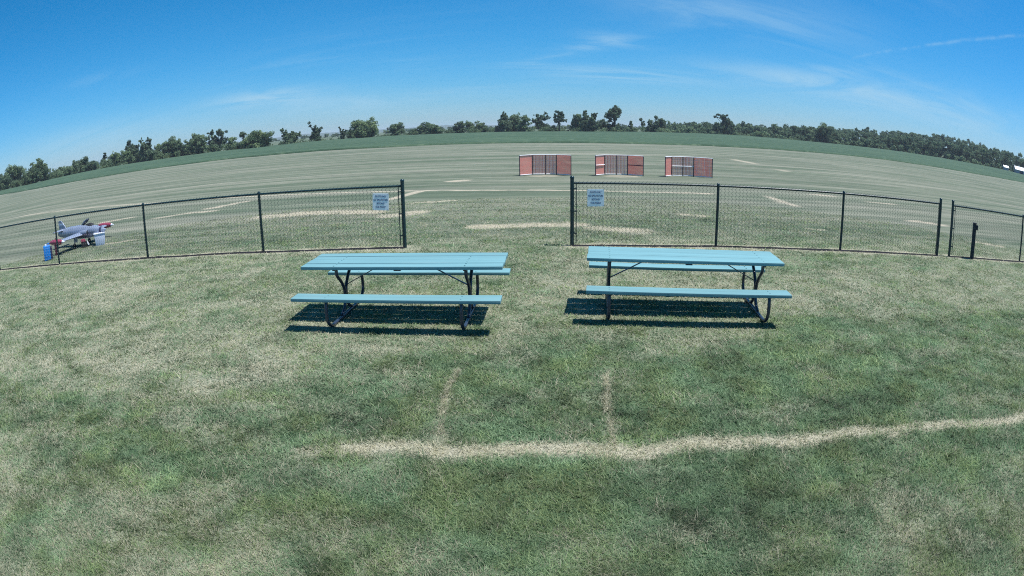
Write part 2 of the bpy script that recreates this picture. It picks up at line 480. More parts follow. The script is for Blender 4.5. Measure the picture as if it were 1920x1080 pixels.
# worn and dead strips: (points, half width, softness, strength)
WEAR = [
    ([(-1.59, 3.69), (-1.26, 3.73), (-0.79, 3.78), (-0.32, 3.76), (0.14, 3.76), (0.67, 3.77), (1.31, 3.74), (2.01, 3.68), (2.71, 3.63), (3.67, 3.49), (4.93, 3.19), (7.0, 2.5)], 0.025, 0.115, 1.75),
    ([(-2.9, 3.95), (-2.5, 3.92)], 0.03, 0.16, 0.6),
    ([(-0.51, 5.36), (-0.59, 4.76), (-0.56, 3.99), (-0.56, 3.57)], 0.005, 0.032, 1.15),
    ([(0.86, 5.16), (0.77, 4.39), (0.70, 3.71)], 0.005, 0.032, 1.0),
    ([(-34.0, 29.2), (-23.9, 26.7), (-16.2, 24.15), (-10.4, 23.07), (-6.87, 22.45), (-3.85, 22.0), (-1.08, 21.42), (2.09, 21.08), (4.48, 20.67), (7.02, 20.58)], 0.08, 0.12, 1.1),
    ([(-7.28, 16.67), (-6.24, 16.9), (-4.84, 16.74), (-3.82, 16.47)], 0.22, 0.3, 1.2),
    ([(-0.75, 13.55), (0.02, 13.6), (1.5, 13.68)], 0.16, 0.22, 1.25),
    ([(-10.88, 19.82), (-10.06, 21.28)], 0.12, 0.16, 1.2),
    ([(-3.95, 19.4), (-3.23, 21.79)], 0.10, 0.16, 1.15),
    ([(-3.04, 18.23), (-1.76, 18.59)], 0.06, 0.10, 1.2),
    ([(9.28, 20.35), (9.11, 18.59), (9.28, 17.88)], 0.09, 0.14, 1.2),
    ([(-2.4, 25.4), (-1.95, 25.7)], 0.18, 0.3, 1.1), ([(12.2, 21.8), (13.0, 21.7)], 0.12, 0.2, 1.1), ([(14.2, 20.4), (15.2, 20.2)], 0.1, 0.2, 1.0),
    ([(1.9, 13.2), (2.8, 12.8)], 0.14, 0.3, 0.9), ([(7.3, 13.4), (7.7, 13.3)], 0.05, 0.1, 1.1), ([(13.0, 15.8), (14.2, 15.3)], 0.1, 0.2, 1.1),
    ([(13.3, 12.5), (14.3, 12.0)], 0.07, 0.12, 1.2), ([(4.5, 15.3), (5.0, 15.1)], 0.08, 0.2, 0.8), ([(-15.9, 18.6), (-14.4, 19.4)], 0.1, 0.16, 1.1),
    ([(-12.6, 18.3), (-11.0, 19.0), (-10.4, 18.9)], 0.09, 0.18, 1.0), ([(-11.8, 13.5), (-10.4, 13.85)], 0.06, 0.1, 1.0), ([(-3.2, 15.6), (-2.5, 16.1)], 0.16, 0.3, 1.0),
    ([(18.08, 46.3), (17.55, 35.2)], 0.10, 0.14, 1.0),
    (FENCE_L, 0.10, 0.22, 0.75), (FENCE_R, 0.10, 0.22, 0.75), (FENCE_R2, 0.10, 0.22, 0.75),
    ([(-2.6, 11.15), (-1.9, 11.2)], 0.12, 0.3, 0.6), ([(2.0, 10.9), (5.0, 10.75)], 0.1, 0.3, 0.5),
    ([(1.4, 27.3), (1.7, 27.4)], 0.3, 0.5, 0.6), ([(4.8, 27.2), (5.3, 27.2)], 0.3, 0.5, 0.6),
]


def wear_at(x, y):
    out = np.zeros_like(x)
    br = 0.02 + 1.6 * fbm(x * 2.6, y * 3.4, 40, 4)
    br = np.where((x < 0.4) & (y < 4.6), br * (0.42 + 0.58 * smooth(-1.4, 0.6, x)), br)
    jx = x + 0.07 * (fbm(x * 3.0, y * 3.0, 61, 4) - 0.5); jy = y + 0.26 * (fbm(x * 2.2, y * 2.2, 77, 3) - 0.5)
    for pts, hw, soft, k in WEAR:
        lo = np.min(pts, 0) - hw - soft * 2 - .2; hi = np.max(pts, 0) + hw + soft * 2 + .2
        sel = np.where((x > lo[0]) & (x < hi[0]) & (y > lo[1]) & (y < hi[1]))[0]
        if not len(sel): continue
        d = np.full(len(sel), 1e9)
        for (ax, ay), (bx, by) in zip(pts[:-1], pts[1:]):
            vx, vy = bx - ax, by - ay
            t = np.clip(((jx[sel] - ax) * vx + (jy[sel] - ay) * vy) / (vx * vx + vy * vy), 0, 1)
            d = np.minimum(d, np.hypot(jx[sel] - ax - t * vx, jy[sel] - ay - t * vy))
        out[sel] = np.maximum(out[sel], k * (1 - smooth(hw, hw + soft, d)) * np.clip(br[sel], 0, 1.1))
    return out


def fence_dist(x, y):
    d = np.full(len(x), 9.0)
    for pts in (FENCE_L, FENCE_R, FENCE_R2):
        for (ax, ay), (bx, by) in zip(pts[:-1], pts[1:]):
            vx, vy = bx - ax, by - ay
            t = np.clip(((x - ax) * vx + (y - ay) * vy) / (vx * vx + vy * vy), 0, 1)
            d = np.minimum(d, np.hypot(x - ax - t * vx, y - ay - t * vy))
    return d


def dry_at(x, y):
    """how straw-coloured the turf is, 0 green to 1 dead"""
    x = np.asarray(x, float); y = np.asarray(y, float)
    yb = 5.75 + 0.10 * np.clip(-x, -4, 5) * -1 + 1.3 * (fbm(x * 0.5, y * 0.5, 20, 3) - 0.5)
    yb = yb - 0.9 * smooth(-0.5, -3.0, x)
    back = smooth(yb - 0.5, yb + 0.6, y)
    d = 0.05 + 0.43 * back + 0.15 * smooth(3.4, 2.2, y)
    d = d - 0.10 * smooth(8.4, 10.4, y)
    d = d - 0.04 * smooth(11.5, 16, y) + 0.02 * smooth(30, 60, y)
    d = d + (0.40 * (fbm(x * 0.42, y * 0.75, 31, 4) - 0.5) + 0.95 * (fbm(x * 2.0, y * 2.9, 131, 4) - 0.5)) * (0.95 - 0.5 * smooth(12, 18, y))
    d = d + 0.17 * smooth(0.8, -1.6, x) * (1 - smooth(4.5, 6, y))
    ey = edge_y(x)
    d = d + 0.40 * np.exp(-((y - ey + 2.0) / 1.5) ** 2)
    azd = np.degrees(np.arctan2(x, np.maximum(y, 1e-3))); far = np.hypot(x, y) - np.interp(azd, T_AZ, T_DIST)
    d = d - 1.2 * smooth(-2, 8, far)
    return d + 0.8 * wear_at(x, y)


def spaced(stops):
    """stops: list of (start, step, end) then geometric growth"""
    out = []
    for a, st, b in stops: out += list(np.arange(a, b, st))
    return out


def grow(v, step, k, end):
    out = []
    while v < end:
        v += step; step *= k; out.append(v)
    return out


gy = list(-np.array(grow(0, 2, 1.25, 400))[::-1]) + spaced([(0.0, 0.4, 1.2), (1.2, 0.055, 6.2), (6.2, 0.085, 12.4), (12.4, 0.10, 24.0)])
gy += grow(gy[-1], 0.12, 1.045, 6000)
gxp = spaced([(0, 0.065, 5.0)]); gxp += grow(gxp[-1], 0.07, 1.045, 6000)
gx = sorted(set([-v for v in gxp[1:]] + gxp))
gx, gy = np.array(gx), np.array(gy)
X, Y = np.meshgrid(gx, gy)
gz = terrain(X.ravel(), Y.ravel())
dryv = dry_at(X.ravel(), Y.ravel())
nx, ny = len(gx), len(gy)
ii = (np.arange(ny - 1)[:, None] * nx + np.arange(nx - 1)[None, :]).ravel()
quads = np.stack([ii, ii + 1, ii + 1 + nx, ii + nx], 1)
me = arr_mesh('ground', np.stack([X.ravel(), Y.ravel(), gz], 1), quads,
              dict(dry=dryv, field=smooth(11.2, 13.0, Y.ravel()), wear=np.clip(wear_at(X.ravel(), Y.ravel()), 0, 1)), M['ground'])
me.shade_smooth()
ground = tag(link('ground', me, None), kind='structure')

# crop field between the mown strip and the trees: a low sheet of leaves with its own thickness
m = bpy.data.materials.new('crop_leaves'); m.use_nodes = True; t = NT(m.node_tree)
P = t.n('ShaderNodeNewGeometry').outputs['Position']
a = t.noise(t.scaled(P, 0.03, 0.30, 0.3, rot=0.02), 1.0, 6, 0.65, 0.3); b_ = t.noise(P, 0.7, 4, 0.6)
c = t.mix(t.ramp(a, 0.3, 0.7), (0.034, 0.066, 0.042), (0.064, 0.108, 0.066))
c = t.mix(t.ramp(b_, 0.48, 0.72, 0, 0.75), c, (0.105, 0.150, 0.095))
b = t.n('ShaderNodeBsdfPrincipled', None, Base_Color=c, Roughness=0.9); b.inputs['Specular IOR Level'].default_value = 0.1
bn = t.n('ShaderNodeBump', None, Strength=0.8, Distance=0.3, Height=b_); t.put(b.inputs['Normal'], bn.outputs[0])
o = t.n('ShaderNodeOutputMaterial'); t.t.links.new(b.outputs[0], o.inputs[0])
cx = np.arange(-420, 421, 2.5)
cv = np.concatenate([[0, 0.15], np.linspace(0.5, 30, 50), np.linspace(32, 330, 60)])
CX, CV = np.meshgrid(cx, cv)
CY = edge_y(CX) + CV + 3.0 * (fbm(CX * 0.22, CX * 0 + 2.0, 9, 4) - 0.5)
CZ = terrain(CX.ravel(), CY.ravel()) + 0.02 + np.where(CV.ravel() < 0.1, -0.05, 0.16 + 0.10 * fbm(CX.ravel() * 0.8, CY.ravel() * 0.8, 3, 3))
rho_c = np.hypot(CX, CY).ravel(); az_c = np.degrees(np.arctan2(CX, CY)).ravel()
keep = rho_c < np.interp(az_c, T_AZ, T_DIST) + 12
nxc = len(cx); ii = (np.arange(len(cv) - 1)[:, None] * nxc + np.arange(nxc - 1)[None, :]).ravel()
q = np.stack([ii, ii + 1, ii + 1 + nxc, ii + nxc], 1); q = q[keep[q].all(1)]
me = arr_mesh('crop_field', np.stack([CX.ravel(), CY.ravel(), CZ], 1), q, None, m); me.shade_smooth()
tag(link('crop_field', me, None), kind='structure')

# far ridge, kilometres away
mr = pmat('ridge_woods', (0.040, 0.070, 0.045), 1.0, var=0.35, vscale=0.02)
RA = [-62, -40, -24, -22, -19, -17, -15, -12, -10, -8, -6, -2, 2, 20, 62]
RE = [0.05, 0.10, 0.16, 0.22, 0.30, 0.26, 0.20, 0.20, 0.22, 0.26, 0.33, 0.2, 0.12, 0.1, 0.1]
ra = np.linspace(-62, 62, 500); rr = np.array([2600, 2750, 3000, 3200, 3800]); pr = np.array([0, 0.45, 0.9, 1.0, 0.2])
A, RR = np.meshgrid(np.radians(ra), rr)
top = CAM_H + 3100 * np.tan(np.radians(np.interp(ra, RA, RE))) + 3.0 * (fbm(ra * 3, ra * 0, 4, 4) - 0.5) + 1.5 * (fbm(ra * 14, ra * 0, 14, 2) - 0.5)
Z = pr[:, None] * top[None, :] - 0.5 * (pr[:, None] == 0)
ii = (np.arange(4)[:, None] * 500 + np.arange(499)[None, :]).ravel()
me = arr_mesh('far_ridge', np.stack([(RR * np.sin(A)).ravel(), (RR * np.cos(A)).ravel(), Z.ravel()], 1), np.stack([ii, ii + 1, ii + 501, ii + 500], 1), None, mr)
me.shade_smooth(); tag(link('far_ridge', me, None), kind='structure')


def gz1(x, y): return float(terrain(np.array([x]), np.array([y]))[0])


# ------------------------------------------------------------------ lawn grass blades
def make_grass():
    r0, rk, rmax, dens = 1.7, 2.9, 19.0, 24000.0
    halfa = R(68)
    na = int(dens * (rk * rk - r0 * r0) / 2 * 2 * halfa); nb = int(dens * rk * rk * math.log(rmax / rk) * 2 * halfa)
    r = np.concatenate([np.sqrt(rng.uniform(r0 * r0, rk * rk, na)), rk * np.exp(rng.uniform(0, math.log(rmax / rk), nb))])
    a = rng.uniform(-halfa, halfa, na + nb)
    x, y = r * np.sin(a), r * np.cos(a)
    cl = fbm(x * 9, y * 9, 50, 3)                       # tufts
    keep = rng.uniform(0, 1, len(x)) < 0.35 + 1.1 * cl
    x, y = x[keep], y[keep]
    ontrack = np.zeros(len(x), bool)
    for pts, cnt in (([(-0.51, 5.36), (-0.565, 4.95), (-0.59, 4.70), (-0.565, 4.25), (-0.56, 3.95), (-0.575, 3.55)], 3000), ([(0.86, 5.16), (0.81, 4.75), (0.77, 4.39), (0.72, 3.71)], 2300)):
        pts = np.array(pts); L_ = np.concatenate([[0], np.cumsum(np.hypot(*np.diff(pts, axis=0).T))]); u = rng.uniform(0, L_[-1], cnt)
        gap = fbm(u * 4.0, u * 0 + cnt, 33, 3) > 0.40; u = u[gap]     # worn in patches
        tx_, ty_ = np.interp(u, L_, pts[:, 0]) + rng.normal(0, 0.009, len(u)), np.interp(u, L_, pts[:, 1])
        x, y, ontrack = np.concatenate([x, tx_]), np.concatenate([y, ty_]), np.concatenate([ontrack, np.ones(len(u), bool)])
    r = np.hypot(x, y); cl = fbm(x * 9, y * 9, 50, 3)
    n = len(x)
    jit = 0.022 * np.maximum(1, r / 6)
    d = dry_at(x + rng.normal(0, 1, n) * jit, y + rng.normal(0, 1, n) * jit * 1.6); z = terrain(x, y)
    d = d + 0.9 * (fbm(x * 5.0, y * 5.0, 140, 3) - 0.5)
    bare = fence_dist(x, y) > 0.09
    x, y, r, cl, d, z, ontrack = x[bare], y[bare], r[bare], cl[bare], d[bare], z[bare], ontrack[bare]; n = len(x)
    k = np.maximum(1.0, r / rk)
    h = np.where(ontrack, 0.7, 1.0) * (0.012 + 0.026 * rng.uniform(0, 1, n) ** 1.3) * (0.6 + 0.8 * cl) * (1.05 - 0.35 * np.clip(d, 0, 1)) * (1 - 0.35 * smooth(9, 19, r))
    wd = 0.0024 * k * (0.7 + 0.6 * rng.uniform(0, 1, n))
    ph = rng.uniform(0, 2 * np.pi, n); lean = h * (0.6 + 1.9 * rng.uniform(0, 1, n))
    ph2 = ph + np.pi / 2 + rng.normal(0, 0.6, n)
    ux, uy = np.cos(ph2) * wd, np.sin(ph2) * wd
    tx, ty = np.cos(ph) * lean, np.sin(ph) * lean
    v = np.empty((n, 3, 3), np.float32)
    v[:, 0] = np.stack([x - ux, y - uy, z - 0.004], 1); v[:, 1] = np.stack([x + ux, y + uy, z - 0.004], 1)
    v[:, 2] = np.stack([x + tx, y + ty, z + h], 1)
    tri = np.arange(n * 3, dtype=np.int32).reshape(n, 3)
    rnd = rng.uniform(0, 1, n)[:, None]; pick = rng.uniform(0, 1, n)
    hue = np.clip((fbm(x * 2.4, y * 2.4, 150, 3) - 0.5) * 3.4 + 0.5 + rng.normal(0, 0.22, n), 0, 1)[:, None]
    val = np.clip(1.0 + 1.3 * (fbm(x * 1.9, y * 2.6, 160, 4) - 0.5) + 0.9 * (fbm(x * 7, y * 7, 170, 2) - 0.5), 0.40, 1.7)[:, None]
    gr = (np.array([0.058, 0.120, 0.054]) * (1 - rnd) + np.array([0.270, 0.365, 0.215]) * rnd) * val
    gr = gr * (np.array([0.98, 1.0, 0.98]) * (1 - hue) + np.array([1.20, 1.07, 0.84]) * hue)
    sr = rng.uniform(0, 1, n)[:, None]; dc = np.clip(d, 0, 1)[:, None]
    stw = (np.array([0.350, 0.340, 0.225]) * (1 - sr) + np.array([0.660, 0.625, 0.460]) * sr) * (0.62 + 0.43 * dc)
    d = d + np.where(ontrack, 0.75, 0.0)
    straw = (pick < np.clip(d, 0, 1) * 0.92 + 0.04)[:, None]
    col = np.where(straw, stw, gr)
    col = np.where(ontrack[:, None], stw * 1.15, col)
    col = np.concatenate([np.minimum(col, 0.85), np.ones((n, 1))], 1)
    me = arr_mesh('lawn_grass', v.reshape(-1, 3), tri, None, M['blade'], col=np.repeat(col, 3, 0))
    tag(link('lawn_grass', me, None), 'short mown lawn grass, patchy green and straw, around the picnic tables', 'grass', kind='stuff')
    return n


n_blades = make_grass()


# ------------------------------------------------------------------ chain-link fences
def add_post(parent, x, y, terminal):
    r = 0.036 if terminal else 0.027; h = 1.295 if terminal else 1.215
    g = gz1(x, y)
    m = MB().lathe([(g - 0.3, r), (g + h, r)], (x, y, 0), n=14)
    p = m.build('post', M['fence'], parent, smooth=True)
    if terminal: prof = [(g + h - 0.02, r + 0.004), (g + h, r + 0.004), (g + h + 0.012, r), (g + h + 0.022, r * 0.6), (g + h + 0.026, 0.004)]
    else: prof = [(g + h - 0.03, r + 0.003), (g + h + 0.008, r + 0.003), (g + h + 0.024, r * 0.7), (g + h + 0.030, 0.004)]
    MB().lathe(prof, (x, y, 0), n=12).build('cap', M['fence'], p, smooth=True)
    return p


def chain_fence(pts, term, label):
    f = empty('chain_link_fence', (0, 0, 0))
    tag(f, label, 'fence', 'chain-link fences along the pilots line')
    zr = 1.185
    for (x, y), tm in zip(pts, term): add_post(f, x, y, tm)
    P = [Vector((x, y, 0)) for x, y in pts]
    rail = [Vector((x, y, gz1(x, y) + zr)) for x, y in pts]
    for i in range(len(rail) - 1):
        MB().tube([rail[i], rail[i + 1]], 0.0205, 10).build('top_rail', M['fence'], f, smooth=True)
    # woven fabric on the camera side of the posts: zig-zag wires, each hooked through its neighbour
    off = Vector((0, -0.034, 0)); mb = MB(); wr = 0.0034; pitch = 0.074; rows = 33; zb, zt = 0.045, 1.235
    dz = (zt - zb) / rows
    for a, b in zip(P[:-1], P[1:]):
        d = b - a; L = d.length; d = d / L; nrm = Vector((d.y, -d.x, 0)) * (1 if d.x >= 0 else -1)
        cnt = int(L / pitch); pp = L / cnt
        ga, gb = gz1(a.x, a.y), gz1(b.x, b.y)
        for j in range(cnt):
            pl = []
            for k in range(rows + 1):
                s = (j + 0.5 + (0.5 if k % 2 else 0.0)) * pp
                s = min(max(s, 0.0), L)
                q = a + d * s + nrm * (0.030 + (0.002 if k % 2 else -0.002))
                pl.append((q.x, q.y, ga + (gb - ga) * s / L + zb + k * dz))
            # three-sided thin wire, light on polygons
            k0 = len(mb.v)
            for k, q in enumerate(pl):
                q = Vector(q)
                for (u, wv) in ((1.0, 0.0), (-0.5, 0.87), (-0.5, -0.87)):
                    mb.v.append(tuple(q + nrm * (u * wr) + d * (wv * wr * 1.15)))
            for k in range(rows):
                for e in range(3):
                    p = k0 + k * 3 + e; q2 = k0 + k * 3 + (e + 1) % 3
                    mb.f.append((p, q2, q2 + 3, p + 3))
    me = bpy.data.meshes.new('chain_link_mesh'); me.from_pydata(mb.v, [], mb.f); me.update()
    link('chain_link_mesh', me, M['wire'], f)
    # tension bar and bands at terminal posts
    for i, tm in enumerate(term):
        if not tm: continue
        j = i + 1 if i == 0 else i - 1
        d = (P[j] - P[i]).normalized(); nrm = Vector((d.y, -d.x, 0)); nrm = nrm if nrm.y < 0 else -nrm
        g = gz1(P[i].x, P[i].y)
        b0 = P[i] + d * 0.075 + nrm * 0.030
        MB().bar((b0.x, b0.y, g + 0.05), (b0.x, b0.y, g + 1.2), 0.006, 0.016).build('tension_bar', M['fence'], f)
        for hz in (0.24, 0.66, 1.08):
            mb = MB().lathe([(g + hz - 0.011, 0.040), (g + hz + 0.011, 0.040)], (P[i].x, P[i].y, 0), n=14)
            c = P[i] + d * 0.06 + nrm * 0.024
            mb.bar((P[i].x + nrm.x * 0.028 + d.x * 0.02, P[i].y + nrm.y * 0.028 + d.y * 0.02, g + hz), (c.x + d.x * 0.03, c.y + d.y * 0.03, g + hz), 0.010, 0.022)
            mb.build('tension_band', M['fence'], f, smooth=True)
    # tie wires on the rail
    for a, b in zip(P[:-1], P[1:]):
        d = b - a; L = d.length; d = d / L; nrm = Vector((d.y, -d.x, 0)); nrm = nrm if nrm.y < 0 else -nrm
        k = int(L / 0.6); mb = MB()
        for q in range(1, k + 1):
            c = a + d * (q * L / (k + 1)); z = gz1(c.x, c.y) + zr
            u = d * 0.012
            mb.lathe([(-0.003, 0.0255), (0.003, 0.0255)], (c.x, c.y, z), axis=tuple(d), n=10)
        mb.build('tie_wires', M['wire'], f, smooth=True)['kind'] = 'stuff'
    return f


chain_fence(FENCE_L, (0, 0, 0, 0, 1), 'long dark green chain-link fence on the left, its end post at the walk-through gap')
chain_fence(FENCE_R, (1, 0, 0, 1), 'dark green chain-link fence right of the walk-through gap, behind the right picnic table')
chain_fence(FENCE_R2, (1, 0, 0), 'short dark green chain-link fence at the far right behind the squat post')


# trimmed earth strip under each fence; its near-black also paints in the fence's shadow
M['soil_shade'] = pmat('soil_and_shadow', (0.009, 0.008, 0.010), 0.95, var=0.4, vscale=14, bump=0.8, bscale=50)
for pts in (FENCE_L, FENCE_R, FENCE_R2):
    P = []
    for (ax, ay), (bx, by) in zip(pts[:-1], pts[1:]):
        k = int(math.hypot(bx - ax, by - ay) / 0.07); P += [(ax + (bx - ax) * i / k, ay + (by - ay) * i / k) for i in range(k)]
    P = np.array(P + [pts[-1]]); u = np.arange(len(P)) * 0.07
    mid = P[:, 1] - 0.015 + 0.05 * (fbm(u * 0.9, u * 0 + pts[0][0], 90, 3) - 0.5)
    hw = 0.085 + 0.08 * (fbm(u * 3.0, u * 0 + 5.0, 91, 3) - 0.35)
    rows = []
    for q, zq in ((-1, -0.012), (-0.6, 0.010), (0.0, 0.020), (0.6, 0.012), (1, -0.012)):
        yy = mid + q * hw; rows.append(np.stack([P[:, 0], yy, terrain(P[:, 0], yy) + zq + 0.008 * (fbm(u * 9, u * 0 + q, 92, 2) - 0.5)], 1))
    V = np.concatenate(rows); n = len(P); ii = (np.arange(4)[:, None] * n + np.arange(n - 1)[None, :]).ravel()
    tag(link('soil_shadow_strip', arr_mesh('soil_shadow_strip', V, np.stack([ii, ii + 1, ii + 1 + n, ii + n], 1), None, M['soil_shade']), None), kind='structure')


# ------------------------------------------------------------------ warning signs
def text_mesh(body, size):
    cu = bpy.data.curves.new('t', 'FONT'); cu.body = body; cu.size = size; cu.align_x = 'CENTER'; cu.align_y = 'CENTER'
    cu.extrude = 0.0008; cu.offset = size * 0.016; cu.resolution_u = 3
    ob = bpy.data.objects.new('t', cu); COL.objects.link(ob)
    dg = bpy.context.evaluated_depsgraph_get(); dg.update()
    me = bpy.data.meshes.new_from_object(ob.evaluated_get(dg))
    bpy.data.objects.remove(ob); bpy.data.curves.remove(cu)
    me.transform(Matrix.Rotation(R(90), 4, 'X'))
    return me


def warning_sign(x, y, z, rz, tilt, label):
    s = empty('warning_sign', (x, y, z), rz); s.rotation_euler = (0, tilt, rz)
    tag(s, label, 'sign', 'white pilot line signs')
    W, H = 0.315, 0.325
    MB().box((0, 0, 0), (W, 0.004, H)).build('panel', M['sign'], s, bevel=0.001, seg=1)
    for i, (tx, sz, wmax) in enumerate((('PILOTS ONLY', 0.050, 0.22), ('NO SPECTATORS', 0.050, 0.275), ('BEYOND', 0.050, 0.15), ('THIS POINT', 0.050, 0.20))):
        me = text_mesh(tx, sz)
        xs = [v.co.x for v in me.vertices]; k = wmax / (max(xs) - min(xs))
        me.transform(Matrix.Diagonal((k, 1, 1, 1)))
        o = link('lettering', me, M['ink'], s); o.location = (0, -0.0031, 0.103 - i * 0.068)
    for sx in (-1, 1):
        for sz in (-1, 1):
            mb = MB().tube(curve_pts([(sx * (W / 2 - 0.02), -0.004, sz * (H / 2 - 0.02)), (sx * (W / 2 - 0.005), -0.008, sz * (H / 2 - 0.006)), (sx * (W / 2 + 0.010), 0.0, sz * (H / 2 + 0.012)),
                                       (sx * (W / 2 + 0.004), 0.012, sz * (H / 2 + 0.004))], 3), 0.0022, 5)
            mb.build('cable_tie', M['fence'], s)
    return s


ang_r = math.atan2(11.10 - 11.22, 3.97 - 1.14)
warning_sign(-2.455, 11.245, 0.905, math.atan2(0.02, 2.97), R(3.0), 'white pilots only sign on the left fence, beside its end post')
warning_sign(1.575, 11.158, 0.915, ang_r, R(-0.6), 'white pilots only sign on the fence right of the gap')


# ------------------------------------------------------------------ picnic tables
def picnic_table(x, y, rz, boards, wtop, fx, label, seed):
    rd = random.Random(seed)
    t = empty('picnic_table', (x, y, gz1(x, y)), rz)
    tag(t, label, 'picnic table', 'teal picnic tables on the lawn')
    L, ZT, ZB, BO, BW, TH = 2.44, 0.700, 0.412, 0.635, 0.226, 0.038
    gap = 0.0055; bw = (wtop - gap * (boards - 1)) / boards

    def board(name, yc, w, z, sag):
        mb = MB(); n = 8; k = len(mb.v)
        e0, e1 = rd.uniform(-0.006, 0.006), rd.uniform(-0.006, 0.006)
        for i in range(n + 1):
            q = i / n; xx = -L / 2 + L * q + (e0 if i == 0 else e1 if i == n else 0); s = -sag * 4 * q * (1 - q)
            for yy, zz2 in ((-w / 2, -TH), (w / 2, -TH), (w / 2, 0), (-w / 2, 0)): mb.v.append((xx, yc + yy, z + zz2 + s))
        for i in range(n):
            for e in range(4):
                a = i * 4 + e; b = i * 4 + (e + 1) % 4; mb.f.append((a, b, b + 4, a + 4))
        mb.f.append((0, 1, 2, 3)); mb.f.append((n * 4, n * 4 + 3, n * 4 + 2, n * 4 + 1))
        return mb.build(name, M['teal'], t, bevel=0.0035, seg=2, smooth=True)
    for i in range(boards):
        board('tabletop_board', -wtop / 2 + bw / 2 + i * (bw + gap), bw, ZT + rd.uniform(-0.003, 0.003), rd.uniform(0.0, 0.006))
    for s in (-1, 1): board('bench_board', s * BO, BW, ZB, rd.uniform(0.002, 0.010))
    r = 0.0205; zc = ZT - TH
    bolt = MB().lathe([(-0.004, 0.009), (0.001, 0.009), (0.003, 0.006), (0.0035, 0.002)], n=8).mesh('bolt', True)
    for X in (-fx, fx):
        for yc in [-wtop / 2 + bw / 2 + i * (bw + gap) for i in range(boards)] + [-BO, BO]:
            for dy in (-0.055, 0.055):
                o = link('bolt', bolt, M['teal'], t); o.location = (X, yc + dy, (ZB if abs(yc) == BO else ZT) + 0.002)
    for sx in (-1, 1):
        X = sx * fx
        # ground runner and bench legs: one bent tube
        half = [(-(BO + 0.03), ZB - TH - 0.005), (-(BO + 0.055), ZB * 0.72), (-(BO + 0.062), ZB * 0.45), (-(BO + 0.03), 0.105), (-(BO - 0.07), 0.040), (-0.36, 0.030), (-0.12, 0.030)]
        pts = [(X, a, b) for a, b in half] + [(X, -a, b) for a, b in reversed(half)]
        MB().tube(curve_pts(pts, 5), r, 10).build('bench_leg', M['tube'], t, smooth=True)
        for s in (-1, 1):
            pts = [(X, s * 0.265, zc - 0.02), (X, s * 0.250, zc - 0.10), (X, s * 0.13, zc - 0.20), (X, s * 0.045, zc - 0.30), (X, s * 0.026, 0.30), (X, s * 0.030, 0.20), (X, s * 0.085, 0.105), (X, s * 0.20, 0.045)]
            MB().tube(curve_pts(pts, 5), r, 10).build('support_tube', M['tube'], t, smooth=True)
            MB().box((X, s * (BO + 0.01), ZB - TH - 0.005), (0.05, 0.17, 0.009)).build('bench_bracket', M['tube'], t)
        MB().box((X, 0, zc - 0.012), (0.042, wtop - 0.05, 0.022)).build('cleat', M['tube'], t, bevel=0.002, seg=1)
        MB().bar((X, 0, 0.375), (X - sx * 0.52, 0, zc - 0.016), 0.026, 0.010).build('brace', M['tube'], t)
        MB().box((X - sx * 0.54, 0, zc - 0.010), (0.11, 0.12, 0.018)).build('brace_plate', M['tube'], t)
    MB().box((0, 0, zc - 0.012), (0.085, wtop - 0.03, 0.022)).build('cleat', M['tube'], t, bevel=0.002, seg=1)
    return t


picnic_table(-1.288, 7.053, -0.077, 4, 0.735, 0.79, 'teal picnic table with four-board top, left of the gap in the fence', 1)
picnic_table(2.149, 7.124, -0.147, 3, 0.715, 0.955, 'teal picnic table with three-board top, right of the gap in the fence', 2)


# ------------------------------------------------------------------ squat post with outlet box
ps = empty('utility_post', (10.75, 10.22, gz1(10.75, 10.22)), R(-40))
tag(ps, 'squat dark post with a small box on its side, before the far right fence', 'post')
MB().box((0, 0, 0.36), (0.105, 0.105, 0.98)).build('post_shaft', M['post'], ps, bevel=0.006)
MB().box((0.078, -0.01, 0.76), (0.055, 0.08, 0.12)).build('outlet_box', M['post'], ps, bevel=0.008)
MB().box((0, 0, 0.857), (0.118, 0.118, 0.014)).build('post_cap', M['post'], ps, bevel=0.003, seg=1)


